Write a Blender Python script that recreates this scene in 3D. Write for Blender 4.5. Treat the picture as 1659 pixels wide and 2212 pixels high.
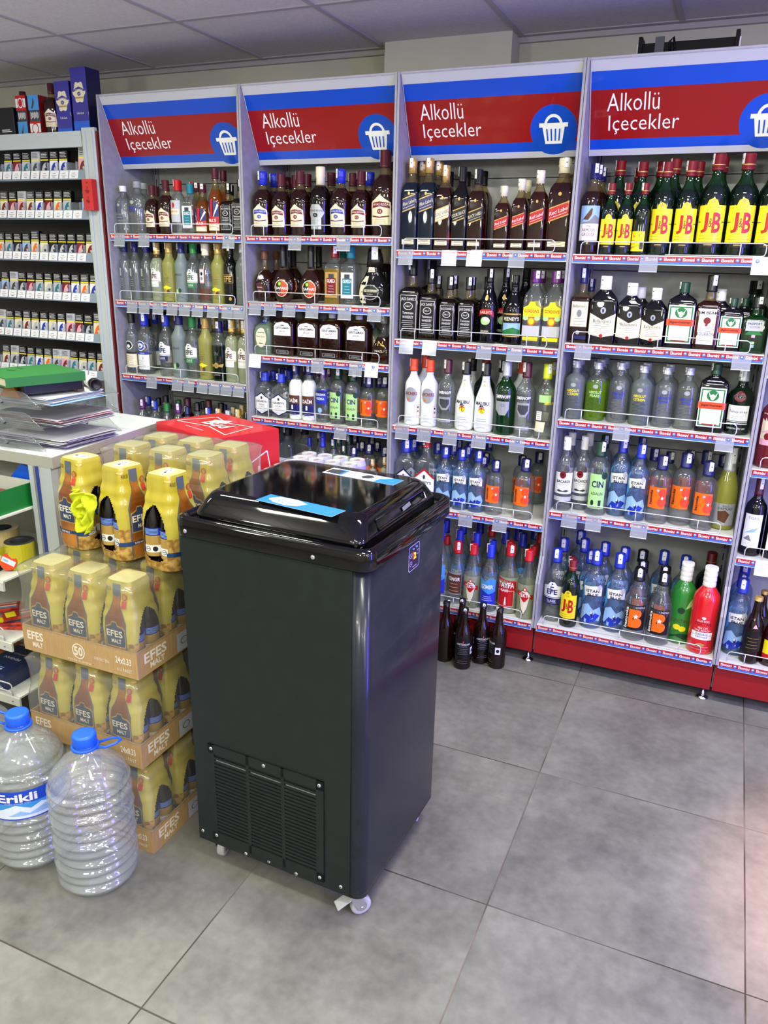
import bpy, bmesh, math, random
from mathutils import Vector, Matrix, Euler
random.seed(7)
S = bpy.context.scene
for o in list(bpy.data.objects): bpy.data.objects.remove(o)
COL = S.collection
# ---------------------------------------------------------------- camera
def make_camera():
    yaw, pitch, roll = 0.406370, -0.317170, 0.021823
    cy, sy, cp, sp = math.cos(yaw), math.sin(yaw), math.cos(pitch), math.sin(pitch)
    f = Vector((-sy*cp, cy*cp, sp)); r = Vector((cy, sy, 0)); u = r.cross(f)
    r2 = r*math.cos(roll)+u*math.sin(roll); u2 = -r*math.sin(roll)+u*math.cos(roll)
    cam = bpy.data.cameras.new('camera'); o = bpy.data.objects.new('camera', cam); COL.objects.link(o)
    o.matrix_world = Matrix(((r2.x, u2.x, -f.x, 2.53878), (r2.y, u2.y, -f.y, -2.82874), (r2.z, u2.z, -f.z, 1.54881), (0, 0, 0, 1)))
    cam.sensor_fit = 'HORIZONTAL'; cam.sensor_width = 36.0; cam.lens = 1677.54/1659*36.0
    cam.clip_start = 0.02; cam.clip_end = 60
    S.camera = o
make_camera()
# ---------------------------------------------------------------- world and lights
w = bpy.data.worlds.new('world'); S.world = w; w.use_nodes = True
w.node_tree.nodes['Background'].inputs[0].default_value = (0.75, 0.8, 0.9, 1)
w.node_tree.nodes['Background'].inputs[1].default_value = 0.12
def area(name, loc, rot, sx, sy, power, col):
    l = bpy.data.lights.new(name, 'AREA'); l.shape = 'RECTANGLE'; l.size = sx; l.size_y = sy; l.energy = power; l.color = col
    o = bpy.data.objects.new(name, l); COL.objects.link(o); o.location = loc; o.rotation_euler = rot
    return o
PI = math.pi
for i, (x, y, p, c) in enumerate([(0.75, -1.15, 19, (.97, 1, .84)), (2.55, -1.15, 20, (1, .99, .95)), (0.75, -2.4, 8, (.96, 1, .80)), (2.55, -2.4, 16, (.98, 1, .90)),
        (4.2, -1.15, 13, (1, .93, 1)), (4.2, -2.4, 9, (1, .93, .95)), (1.6, -3.7, 13, (1, 1, .93)), (3.6, -3.7, 11, (1, .96, .95)), (-0.9, -1.5, 8, (1, 1, .9))]):
    area('ceiling_lamp', (x, y, 2.345), (0, 0, 0), .56, .12, p*1.0, c)
area('blue_neon_lamp', (4.75, -1.55, 1.25), (0, math.radians(90), 0), 1.9, .4, 72, (.08, .06, 1))
area('violet_sign_lamp', (4.7, -2.9, 1.6), (0, math.radians(85), 0), .9, .9, 8, (.55, .42, 1))
sl = bpy.data.lights.new('warm_display_lamp', 'SPOT'); sl.energy = 260; sl.color = (1, .42, .22); sl.spot_size = math.radians(46); sl.spot_blend = .35; sl.shadow_soft_size = .05
so = bpy.data.objects.new('warm_display_lamp', sl); COL.objects.link(so); so.location = (4.1, -.9, 2.1); so.rotation_euler = (Vector((3.62, -.95, 0))-Vector((4.1, -.9, 2.1))).to_track_quat('-Z', 'Y').to_euler()
def fill_point(name, loc, power, col, r=.12):
    l = bpy.data.lights.new(name, 'POINT'); l.energy = power; l.color = col; l.shadow_soft_size = r
    o = bpy.data.objects.new(name, l); COL.objects.link(o); o.location = loc
for x, y, p in ((.3, -3.0, 22), (2.2, -3.4, 27), (3.9, -2.8, 28)): fill_point('added_fill_light', (x, y, 1.95), p*1.1, (.98, 1, .91))  # unseen point lights, added to brighten the ceiling and the shelf interiors
S.view_settings.view_transform = 'Standard'; S.view_settings.look = 'None'; S.view_settings.gamma = 1
S.view_settings.use_curve_mapping = False
S.view_settings.exposure = 0.40
S.cycles.transparent_max_bounces = 28; S.cycles.max_bounces = 10; S.cycles.sample_clamp_indirect = 6
S.cycles.caustics_reflective = False; S.cycles.caustics_refractive = False
# ---------------------------------------------------------------- materials
def lin(c):
    return tuple(((v/255)/12.92 if v/255 <= .04045 else ((v/255+.055)/1.055)**2.4) for v in c)
MATS = {}
def solid(name, rgb, rough=.5, metal=0, coat=0, emit=0, spec=.5):
    if name in MATS: return MATS[name]
    m = bpy.data.materials.new(name); m.use_nodes = True; b = m.node_tree.nodes['Principled BSDF']
    c = (*lin(rgb), 1)
    b.inputs['Base Color'].default_value = c; b.inputs['Roughness'].default_value = rough; b.inputs['Metallic'].default_value = metal
    b.inputs['Coat Weight'].default_value = coat; b.inputs['Specular IOR Level'].default_value = spec
    if emit: b.inputs['Emission Color'].default_value = c; b.inputs['Emission Strength'].default_value = emit
    m.diffuse_color = c; MATS[name] = m; return m
def noisy(name, a, b2, scale=6, rough=.5, detail=6, bump=0, stretch=(1, 1, 1), lo=.35, hi=.65, coat=0, obj=True):
    if name in MATS: return MATS[name]
    m = bpy.data.materials.new(name); m.use_nodes = True; nt = m.node_tree; b = nt.nodes['Principled BSDF']
    tc = nt.nodes.new('ShaderNodeTexCoord'); mp = nt.nodes.new('ShaderNodeMapping'); mp.inputs['Scale'].default_value = stretch
    n = nt.nodes.new('ShaderNodeTexNoise'); n.inputs['Scale'].default_value = scale; n.inputs['Detail'].default_value = detail
    r = nt.nodes.new('ShaderNodeValToRGB'); r.color_ramp.elements[0].position = lo; r.color_ramp.elements[1].position = hi
    r.color_ramp.elements[0].color = (*lin(a), 1); r.color_ramp.elements[1].color = (*lin(b2), 1)
    nt.links.new(tc.outputs['Object'], mp.inputs[0]); nt.links.new(mp.outputs[0], n.inputs['Vector'])
    nt.links.new(n.outputs['Fac'], r.inputs[0]); nt.links.new(r.outputs[0], b.inputs['Base Color'])
    b.inputs['Roughness'].default_value = rough; b.inputs['Coat Weight'].default_value = coat
    if bump:
        bp = nt.nodes.new('ShaderNodeBump'); bp.inputs['Strength'].default_value = bump; bp.inputs['Distance'].default_value = .002
        nt.links.new(n.outputs['Fac'], bp.inputs['Height']); nt.links.new(bp.outputs[0], b.inputs['Normal'])
    MATS[name] = m; return m
def glass(name, tint, body, op, rough=.04, gl=1.0, edge=.45):
    # thin tinted glass: see-through, darker where the wall is seen edge on, mirror-like at grazing angles
    if name in MATS: return MATS[name]
    m = bpy.data.materials.new(name); m.use_nodes = True; nt = m.node_tree; N = nt.nodes; L = nt.links
    for n in list(N): N.remove(n)
    out = N.new('ShaderNodeOutputMaterial'); tr = N.new('ShaderNodeBsdfTransparent'); di = N.new('ShaderNodeBsdfDiffuse'); gs = N.new('ShaderNodeBsdfGlossy')
    lw = N.new('ShaderNodeLayerWeight'); lw.inputs[0].default_value = .35
    mc = N.new('ShaderNodeMix'); mc.data_type = 'RGBA'
    t = lin(tint); mc.inputs[6].default_value = (*t, 1); mc.inputs[7].default_value = (*[v*edge for v in t], 1)
    L.new(lw.outputs['Facing'], mc.inputs[0]); L.new(mc.outputs[2], tr.inputs[0])
    di.inputs[0].default_value = (*lin(body), 1); gs.inputs['Roughness'].default_value = rough
    m1 = N.new('ShaderNodeMixShader'); m1.inputs[0].default_value = op; L.new(tr.outputs[0], m1.inputs[1]); L.new(di.outputs[0], m1.inputs[2])
    lf = N.new('ShaderNodeLayerWeight'); lf.inputs[0].default_value = .5     # Schlick reflectance, the same from both sides of the wall
    pw = N.new('ShaderNodeMath'); pw.operation = 'POWER'; pw.inputs[1].default_value = 4.5; L.new(lf.outputs['Facing'], pw.inputs[0])
    mu = N.new('ShaderNodeMath'); mu.operation = 'MULTIPLY_ADD'; mu.use_clamp = True; mu.inputs[1].default_value = .8; mu.inputs[2].default_value = .055*gl; L.new(pw.outputs[0], mu.inputs[0])
    m2 = N.new('ShaderNodeMixShader'); L.new(mu.outputs[0], m2.inputs[0]); L.new(m1.outputs[0], m2.inputs[1]); L.new(gs.outputs[0], m2.inputs[2])
    L.new(m2.outputs[0], out.inputs[0]); MATS[name] = m; return m
for n_, c_, r_ in [('white', (240, 240, 238), .45), ('black', (6, 6, 8), .4), ('red', (190, 18, 24), .4), ('dred', (120, 16, 24), .4), ('maroon', (80, 20, 36), .35),
        ('navy', (24, 26, 92), .35), ('blue', (28, 50, 170), .35), ('cblue', (34, 50, 190), .35), ('sky', (70, 150, 215), .4), ('gold', (196, 160, 84), .35), ('cream', (232, 224, 190), .5), ('yellow', (246, 226, 30), .4),
        ('orange', (242, 110, 20), .4), ('green', (26, 120, 52), .4), ('dgreen', (14, 60, 36), .4), ('lgreen', (176, 222, 140), .45), ('brown', (92, 50, 26), .5), ('teal', (22, 120, 136), .4),
        ('silver', (176, 180, 182), .3), ('grey', (128, 130, 132), .5), ('purple', (96, 30, 110), .35), ('pink', (232, 170, 180), .5), ('lime', (196, 206, 30), .4), ('lgrey', (190, 192, 194), .5),
        ('rorange', (228, 72, 30), .4), ('lblue', (150, 190, 232), .45), ('dgrey', (60, 62, 66), .5)]:
    solid(n_, c_, r_, metal=.35 if n_ in ('gold', 'silver') else 0)
MT = MATS
G = dict(
    clear=glass('clear_glass', (247, 249, 248), (220, 228, 228), .05, gl=1.3, edge=.5),
    water=glass('clear_spirit', (240, 244, 242), (210, 220, 220), .07, gl=1.3, edge=.5),
    blueclear=glass('pale_blue_glass', (214, 230, 246), (150, 185, 230), .14, gl=1.2),
    amber=glass('amber_whisky', (190, 82, 16), (46, 17, 6), .5, gl=1.1),
    lamber=glass('light_amber_whisky', (236, 160, 40), (140, 76, 12), .4, gl=1.2),
    neck=glass('neck_glass', (236, 226, 190), (170, 150, 100), .12, gl=1.3),
    dark=glass('dark_whiskey', (90, 36, 16), (17, 8, 6), .82),
    blk=glass('black_glass', (40, 40, 60), (9, 9, 13), .95),
    bluek=glass('dark_blue_glass', (60, 90, 120), (14, 28, 44), .8),
    grn=glass('green_glass', (60, 170, 70), (12, 60, 22), .5, gl=1.2),
    dgrn=glass('dark_green_glass', (30, 90, 46), (8, 28, 16), .8, gl=1.2),
    frost=glass('frosted_glass', (190, 205, 200), (150, 165, 160), .6, .35, .6),
    frosty=glass('frosted_yellow_glass', (215, 210, 110), (176, 176, 92), .6, .3, .6),
    milky=glass('milky_liquor', (225, 235, 225), (176, 184, 150), .55),
    cit=glass('frosted_grey_glass', (175, 185, 180), (120, 130, 126), .62, .3, .6),
    pear=glass('green_tinted_spirit', (170, 205, 70), (120, 160, 30), .4),
    whiteg=solid('white_coated_glass', (232, 236, 236), .2, coat=.6),
    cream=solid('cream_liquor', (226, 220, 176), .2, coat=.6),
    redg=solid('red_coated_glass', (214, 24, 34), .18, coat=.7),
    greeng=solid('green_coated_glass', (40, 130, 44), .2, coat=.7),
    izm=glass('blue_printed_glass', (120, 170, 220), (30, 110, 190), .5),
    rose=glass('rose_wine', (190, 80, 70), (130, 40, 44), .6),
    winec=glass('pale_sparkling_wine', (190, 190, 70), (150, 152, 62), .75),
    beer=glass('brown_beer_glass', (120, 56, 20), (34, 16, 9), .72),
    teq=glass('gold_tequila', (214, 190, 110), (170, 140, 60), .4),
    donj=glass('pale_green_glass', (190, 215, 190), (140, 165, 140), .5),
)
# ---------------------------------------------------------------- mesh helpers
class MB:
    def __init__(s): s.v = []; s.f = []; s.m = []; s.mats = []; s.sm = []
    def mi(s, m):
        m = MT[m] if isinstance(m, str) else m
        if m not in s.mats: s.mats.append(m)
        return s.mats.index(m)
    def add(s, vs, fs, m, smooth=False):
        b = len(s.v); k = s.mi(m); s.v += [tuple(v) for v in vs]
        for f in fs: s.f.append(tuple(i+b for i in f)); s.m.append(k); s.sm.append(smooth)
    def box(s, x0, y0, z0, x1, y1, z1, m, M=None, bev=0):
        if x1 < x0: x0, x1 = x1, x0
        if y1 < y0: y0, y1 = y1, y0
        if z1 < z0: z0, z1 = z1, z0
        if bev <= 0:
            vs = [Vector((x, y, z)) for z in (z0, z1) for y in (y0, y1) for x in (x0, x1)]
            fs = [(0, 2, 3, 1), (4, 5, 7, 6), (0, 1, 5, 4), (2, 6, 7, 3), (0, 4, 6, 2), (1, 3, 7, 5)]
        else:
            b = min(bev, (x1-x0)/2.01, (y1-y0)/2.01, (z1-z0)/2.01); vs = []; idx = {}
            def V(ax, *p):
                idx[(ax, p)] = len(vs)
                vs.append(Vector(p))
            bm = bmesh.new(); bmesh.ops.create_cube(bm, size=1)
            for v in bm.verts: v.co = Vector((x0+(v.co.x+.5)*(x1-x0), y0+(v.co.y+.5)*(y1-y0), z0+(v.co.z+.5)*(z1-z0)))
            bmesh.ops.bevel(bm, geom=bm.edges[:], offset=b, segments=2, affect='EDGES', profile=.7)
            bm.verts.index_update(); vs = [v.co.copy() for v in bm.verts]; fs = [tuple(v.index for v in f.verts) for f in bm.faces]; bm.free()
        if M is not None: vs = [M @ v for v in vs]
        s.add(vs, fs, m)
    def prism(s, pts, axis, a, b, m, M=None):   # pts: 2D polygon; axis 'x' => (y,z) etc
        def P(p, t): return Vector({'x': (t, p[0], p[1]), 'y': (p[0], t, p[1]), 'z': (p[0], p[1], t)}[axis])
        n = len(pts); vs = [P(p, a) for p in pts]+[P(p, b) for p in pts]
        if M is not None: vs = [M @ v for v in vs]
        fs = [tuple(range(n))[::-1], tuple(range(n, 2*n))]+[(i, (i+1) % n, n+(i+1) % n, n+i) for i in range(n)]
        s.add(vs, fs, m)
    def lathe(s, prof, m, seg=20, c=(0, 0, 0), smooth=True, cap0=True, cap1=True, M=None, ms=None):
        vs = []; 
        for r, z in prof:
            for i in range(seg):
                a = 2*PI*i/seg; v = Vector((c[0]+r*math.cos(a), c[1]+r*math.sin(a), c[2]+z)); vs.append(M @ v if M is not None else v)
        b = len(s.v); s.v += [tuple(v) for v in vs]
        for j in range(len(prof)-1):
            k = s.mi(ms[j] if ms else m)
            for i in range(seg):
                s.f.append((b+j*seg+i, b+j*seg+(i+1) % seg, b+(j+1)*seg+(i+1) % seg, b+(j+1)*seg+i)); s.m.append(k); s.sm.append(smooth)
        if cap0: s.f.append(tuple(b+i for i in range(seg))[::-1]); s.m.append(s.mi(ms[0] if ms else m)); s.sm.append(False)
        if cap1: s.f.append(tuple(b+(len(prof)-1)*seg+i for i in range(seg))); s.m.append(s.mi(ms[-1] if ms else m)); s.sm.append(False)
    def loft(s, secs, m, smooth=True, cap0=True, cap1=True, ms=None):   # secs: list of equal-length point rings
        n = len(secs[0]); b = len(s.v)
        for r in secs: s.v += [tuple(p) for p in r]
        for j in range(len(secs)-1):
            k = s.mi(ms[j] if ms else m)
            for i in range(n):
                s.f.append((b+j*n+i, b+j*n+(i+1) % n, b+(j+1)*n+(i+1) % n, b+(j+1)*n+i)); s.m.append(k); s.sm.append(smooth)
        if cap0: s.f.append(tuple(b+i for i in range(n))[::-1]); s.m.append(s.mi(ms[0] if ms else m)); s.sm.append(False)
        if cap1: s.f.append(tuple(b+(len(secs)-1)*n+i for i in range(n))); s.m.append(s.mi(ms[-1] if ms else m)); s.sm.append(False)
    def tube(s, pts, r, m, seg=6, closed=False, M=None):
        pts = [Vector(p) for p in pts]; n = len(pts); rings = []
        for i, p in enumerate(pts):
            a = pts[(i-1) % n] if (i > 0 or closed) else p; c = pts[(i+1) % n] if (i < n-1 or closed) else p
            d = (c-a).normalized(); up = Vector((0, 0, 1)) if abs(d.z) < .9 else Vector((0, 1, 0))
            e1 = d.cross(up).normalized(); e2 = d.cross(e1).normalized()
            rings.append([p+e1*r*math.cos(2*PI*k/seg)+e2*r*math.sin(2*PI*k/seg) for k in range(seg)])
        if closed: rings.append(rings[0])
        if M is not None: rings = [[M @ q for q in g] for g in rings]
        s.loft(rings, m, cap0=not closed, cap1=not closed)
    def mesh(s, name):
        me = bpy.data.meshes.new(name); me.from_pydata(s.v, [], s.f)
        for m in s.mats: me.materials.append(m)
        me.polygons.foreach_set('material_index', s.m); me.polygons.foreach_set('use_smooth', s.sm); me.update()
        return me
    def build(s, name, parent=None, loc=None):
        o = bpy.data.objects.new(name, s.mesh(name)); COL.objects.link(o)
        if parent is not None: o.parent = parent
        if loc is not None: o.location = loc
        return o
def tag(o, label=None, cat=None, group=None, kind=None):
    if label: o['label'] = label
    if cat: o['category'] = cat
    if group: o['group'] = group
    if kind: o['kind'] = kind
    return o
def thing(name, loc, rz=0, label=None, cat=None, group=None):
    o = bpy.data.objects.new(name, None); o.empty_display_size = .05; COL.objects.link(o); o.location = loc; o.rotation_euler = (0, 0, rz)
    return tag(o, label, cat, group)
def kids(o): return [c for c in bpy.data.objects if c.parent == o]
def copy_tree(o, parent=None, tree=None):
    c = o.copy(); COL.objects.link(c); c.parent = parent
    for ch in (tree[o] if tree is not None and o in tree else []): copy_tree(ch, c, tree)
    return c
def tree_of(o):
    t = {}
    def rec(p):
        t[p] = kids(p)
        for c in t[p]: rec(c)
    rec(o); return t
def structure(mb, name): return tag(mb.build(name), kind='structure')
# ---------------------------------------------------------------- flat printed graphics (text, shapes) laid onto surfaces
TXT = {}
def text_mesh(s, bold):
    k = (s, bold)
    if k in TXT: return TXT[k]
    cu = bpy.data.curves.new('t', 'FONT'); cu.body = s; cu.size = 1; cu.resolution_u = 2; cu.offset = bold; cu.fill_mode = 'FRONT'
    o = bpy.data.objects.new('t', cu); COL.objects.link(o)
    dg = bpy.context.evaluated_depsgraph_get(); me = bpy.data.meshes.new_from_object(o.evaluated_get(dg))
    v = [(p.co.x, p.co.y) for p in me.vertices]; f = [tuple(p.vertices) for p in me.polygons]
    bpy.data.objects.remove(o); bpy.data.meshes.remove(me); bpy.data.curves.remove(cu)
    x0, x1 = min(p[0] for p in v), max(p[0] for p in v); y0, y1 = min(p[1] for p in v), max(p[1] for p in v)
    TXT[k] = ([((p[0]-x0)/(x1-x0)-.5, (p[1]-y0)/(y1-y0)-.5) for p in v], f, (x1-x0)/(y1-y0)); return TXT[k]
class Gfx:
    """2D drawing; dsl units: u*su, v*sv.  Ops separated by |"""
    def __init__(s, su=1, sv=1): s.L = []; s.su = su; s.sv = sv; s.k = 0; s.ou = 0; s.ov = 0
    def poly(s, pts, m, faces=None):
        p = [((x+s.ou)*s.su, (y+s.ov)*s.sv) for x, y in pts]; p = [(x, y+s.k*x) for x, y in p]
        s.L.append((p, faces or [tuple(range(len(p)))], m))
    def rect(s, a, b, c, d, m): s.poly([(a, b), (c, b), (c, d), (a, d)], m)
    def ell(s, cx, cy, rx, ry, m, n=20): s.poly([(cx+rx*math.cos(2*PI*i/n), cy+ry*math.sin(2*PI*i/n)) for i in range(n)], m)
    def txt(s, t, cx, cy, h, w, m, bold=.0, rot=0):
        v, f, asp = text_mesh(t.replace('_', ' '), bold)
        if rot: v = [(-y, x) for x, y in v]; h, w = w, h
        s.poly([(cx+x*w, cy+y*h) for x, y in v], m, f)
    def run(s, dsl):
        for op in dsl.split('|'):
            a = op.split()
            if not a: continue
            c = a[0]
            if c == 'R': s.rect(*map(float, a[1:5]), a[5])
            elif c == 'E': s.ell(*map(float, a[1:5]), a[5])
            elif c == 'B':
                x0, y0, x1, y1, t = map(float, a[1:6]); m = a[6]; tv = t*s.su/s.sv
                s.rect(x0, y0, x1, y0+tv, m); s.rect(x0, y1-tv, x1, y1, m); s.rect(x0, y0, x0+t, y1, m); s.rect(x1-t, y0, x1, y1, m)
            elif c in 'TX': s.txt(a[1], *map(float, a[2:6]), a[6], .025 if c == 'X' else 0)
            elif c == 'V': s.txt(a[1], *map(float, a[2:6]), a[6], .025, 1)
            elif c == 'L':
                x0, y0, x1, y1 = map(float, a[1:5]); n = int(a[5])
                for i in range(n):
                    y = y0+(y1-y0)*i/max(1, n-1); e = .12*(i % 3)*(x1-x0)/2
                    s.rect(x0+e, y, x1-e, y+.0045 if s.sv > .05 else y+.02, a[6])
            elif c == 'P': q = list(map(float, a[2:])); s.poly(list(zip(q[::2], q[1::2])), a[1])
            elif c == 'K': s.k = float(a[1])
            elif c == 'O': s.ou, s.ov = float(a[1]), float(a[2])
        return s
    def bake(s, mb, warp, off=.0003, step=None, base=.0004, vstep=None):
        """warp(u,v,h)->xyz"""
        for li, (p, fs, m) in enumerate(s.L):
            h = base+off*li
            us = [q[0] for q in p]; vs = [q[1] for q in p]
            if (step and max(us)-min(us) > step) or (vstep and max(vs)-min(vs) > vstep):
                bm = bmesh.new(); bv = [bm.verts.new((x, y, 0)) for x, y in p]
                for f in fs:
                    try: bm.faces.new([bv[i] for i in f])
                    except ValueError: pass
                if step:
                    k = math.ceil(min(us)/step)
                    while k*step < max(us):
                        bmesh.ops.bisect_plane(bm, geom=bm.verts[:]+bm.edges[:]+bm.faces[:], plane_co=(k*step, 0, 0), plane_no=(1, 0, 0)); k += 1
                if vstep:
                    k = math.ceil(min(vs)/vstep)
                    while k*vstep < max(vs):
                        bmesh.ops.bisect_plane(bm, geom=bm.verts[:]+bm.edges[:]+bm.faces[:], plane_co=(0, k*vstep, 0), plane_no=(0, 1, 0)); k += 1
                bm.verts.index_update(); p2 = [(v.co.x, v.co.y) for v in bm.verts]; f2 = [tuple(v.index for v in f.verts) for f in bm.faces]; bm.free()
            else: p2, f2 = p, fs
            mb.add([warp(x, y, h) for x, y in p2], f2, m)
def flat_gfx(parent, name, dsl, origin, ux, uy, w, h, su=None, sv=None, off=.0002, base=.0005):
    """graphics on a flat face: origin = lower left corner, ux/uy = unit directions; dsl coordinates 0..1"""
    g = Gfx(w, h).run(dsl); mb = MB(); ux = Vector(ux); uy = Vector(uy); n = ux.cross(uy); o = Vector(origin)
    g.bake(mb, lambda u, v, d: o+ux*u+uy*v+n*d, off=off, base=base)
    return mb.build(name, parent)
# ---------------------------------------------------------------- measured layout (metres)
XB=[-0.03, 0.672, 1.337, 1.9938, 2.6594, 3.3244]
ZS={'s11': 1.6221, 's12': 1.3414, 's13': 1.0119, 's21': 1.6199, 's22': 1.3623, 's23': 1.1453, 's24': 0.8791, 's31': 1.576, 's32': 1.2483, 's33': 0.9099, 's34': 0.5848, 's41': 1.5722, 's42': 1.2726, 's43': 0.9975, 's44': 0.6454, 's14': 0.66, 's25': 0.6, 's35': 0.19, 's45': 0.19, 's26': 0.15, 's16': 0.15, 's51': 1.56, 's52': 1.229, 's53': 0.895, 's54': 0.574, 's55': 0.19}
TAGS={'s11': [[0.036, 0], [0.169, 0], [0.603, 0]], 's12': [[0.077, 0], [0.144, 0], [0.22, 0], [0.296, 0], [0.362, 0], [0.43, 0], [0.509, 0], [0.584, 0], [0.652, 0]], 's13': [[0.156, 0], [0.298, 0], [0.361, 0], [0.434, 0], [0.498, 0], [0.56, 0], [0.624, 0]], 's21': [[0.914, 0], [1.128, 0]], 's22': [[0.72, 0], [0.793, 0], [0.883, 0], [0.988, 0], [1.134, 0], [1.263, 0]], 's23': [[0.712, 1], [1.011, 0], [1.184, 0], [1.254, 1]], 's24': [[1.117, 0]], 's31': [[1.387, 0], [1.558, 0], [1.654, 1], [1.81, 0]], 's32': [[1.4, 0], [1.495, 0], [1.711, 0], [1.827, 0]], 's33': [[1.393, 0], [1.486, 0], [1.595, 0], [1.712, 0], [1.861, 0]], 's34': [[1.677, 0], [1.817, 0]], 's41': [[2.257, 0], [2.598, 0]], 's42': [[2.072, 0], [2.585, 0]], 's43': [[2.234, 0], [2.574, 0]], 's44': [[2.083, 0], [2.172, 0], [2.336, 0]], 's54': [[2.762, 1]]}
HR={'ABSs': (0.21, 0.039), 'ABS': (0.21, 0.039), 'CHI': (0.24, 0.043), 'CHIx': (0.33, 0.05), 'BEE': (0.217, 0.03), 'OLS': (0.235, 0.036), 'OLG': (0.235, 0.036), 'BEL': (0.2, 0.034), 'BELt': (0.258, 0.032), 'JD': (0.24, 0.034), 'JDl': (0.31, 0.044), 'JB': (0.29, 0.036), 'JBs': (0.235, 0.028), 'JBb': (0.235, 0.028), 'JBl': (0.33, 0.046), 'JBk': (0.28, 0.045), 'RAK': (0.26, 0.029), 'EFEg': (0.26, 0.031), 'BURy': (0.26, 0.034), 'BURf': (0.26, 0.034), 'BURx': (0.26, 0.031), 'EFEn': (0.26, 0.033), 'EFEb': (0.26, 0.034), 'CLEp': (0.26, 0.032), 'EFEk': (0.26, 0.031), 'YEN': (0.265, 0.032), 'MAV': (0.265, 0.035), 'MAVp': (0.265, 0.033), 'SEF': (0.25, 0.034), 'RAKs': (0.26, 0.03), 'CH8': (0.24, 0.043), 'CH25': (0.26, 0.045), 'BAR': (0.2, 0.044), 'SAF': (0.235, 0.055), 'SHE': (0.23, 0.066), 'DON': (0.19, 0.046), 'GEN': (0.185, 0.052), 'NAZ': (0.175, 0.042), 'GIL': (0.185, 0.039), 'GI3': (0.25, 0.041), 'GIG': (0.25, 0.041), 'DAI': (0.22, 0.03), 'BOR': (0.215, 0.031), 'CIN': (0.205, 0.031), 'BAZ': (0.2, 0.0335), 'CLEk': (0.24, 0.04), 'IZM': (0.29, 0.036), 'IZG': (0.29, 0.036), 'JWB': (0.31, 0.0315), 'JWG': (0.29, 0.032), 'JWK': (0.29, 0.032), 'JWD': (0.31, 0.032), 'JWRs': (0.235, 0.029), 'JWR': (0.29, 0.032), 'JWRl': (0.33, 0.045), 'BAI': (0.28, 0.038), 'FEE': (0.27, 0.043), 'GOR': (0.28, 0.037), 'ARC': (0.26, 0.0335), 'SMI': (0.26, 0.035), 'MAL': (0.26, 0.038), 'SMG': (0.26, 0.037), 'SMY': (0.26, 0.035), 'IST': (0.24, 0.033), 'ISL': (0.3, 0.04), 'CEN': (0.29, 0.038), 'YEK': (0.29, 0.038), 'TAY': (0.29, 0.044), 'GRO': (0.29, 0.036), 'BA2': (0.27, 0.036), 'BAL': (0.21, 0.043), 'JAG': (0.215, 0.046), 'JIM': (0.24, 0.038), 'PAS': (0.18, 0.038), 'CIT': (0.21, 0.04), 'PEA': (0.21, 0.04), 'TAN': (0.22, 0.044), 'BAC': (0.28, 0.036), 'INC': (0.31, 0.046), 'BAO': (0.28, 0.043), 'KOG': (0.34, 0.048), 'KOR': (0.34, 0.048), 'WIN': (0.3, 0.038), 'ROS': (0.3, 0.042), 'BEB': (0.26, 0.034), 'AMB': (0.27, 0.036)}
FLAT={'GEN': 0.62, 'JAG': 0.62, 'SAF': 0.55, 'BAL': 0.62, 'GIL': 0.65, 'GI3': 0.65, 'GIG': 0.65, 'SHE': 0.6}
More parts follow.
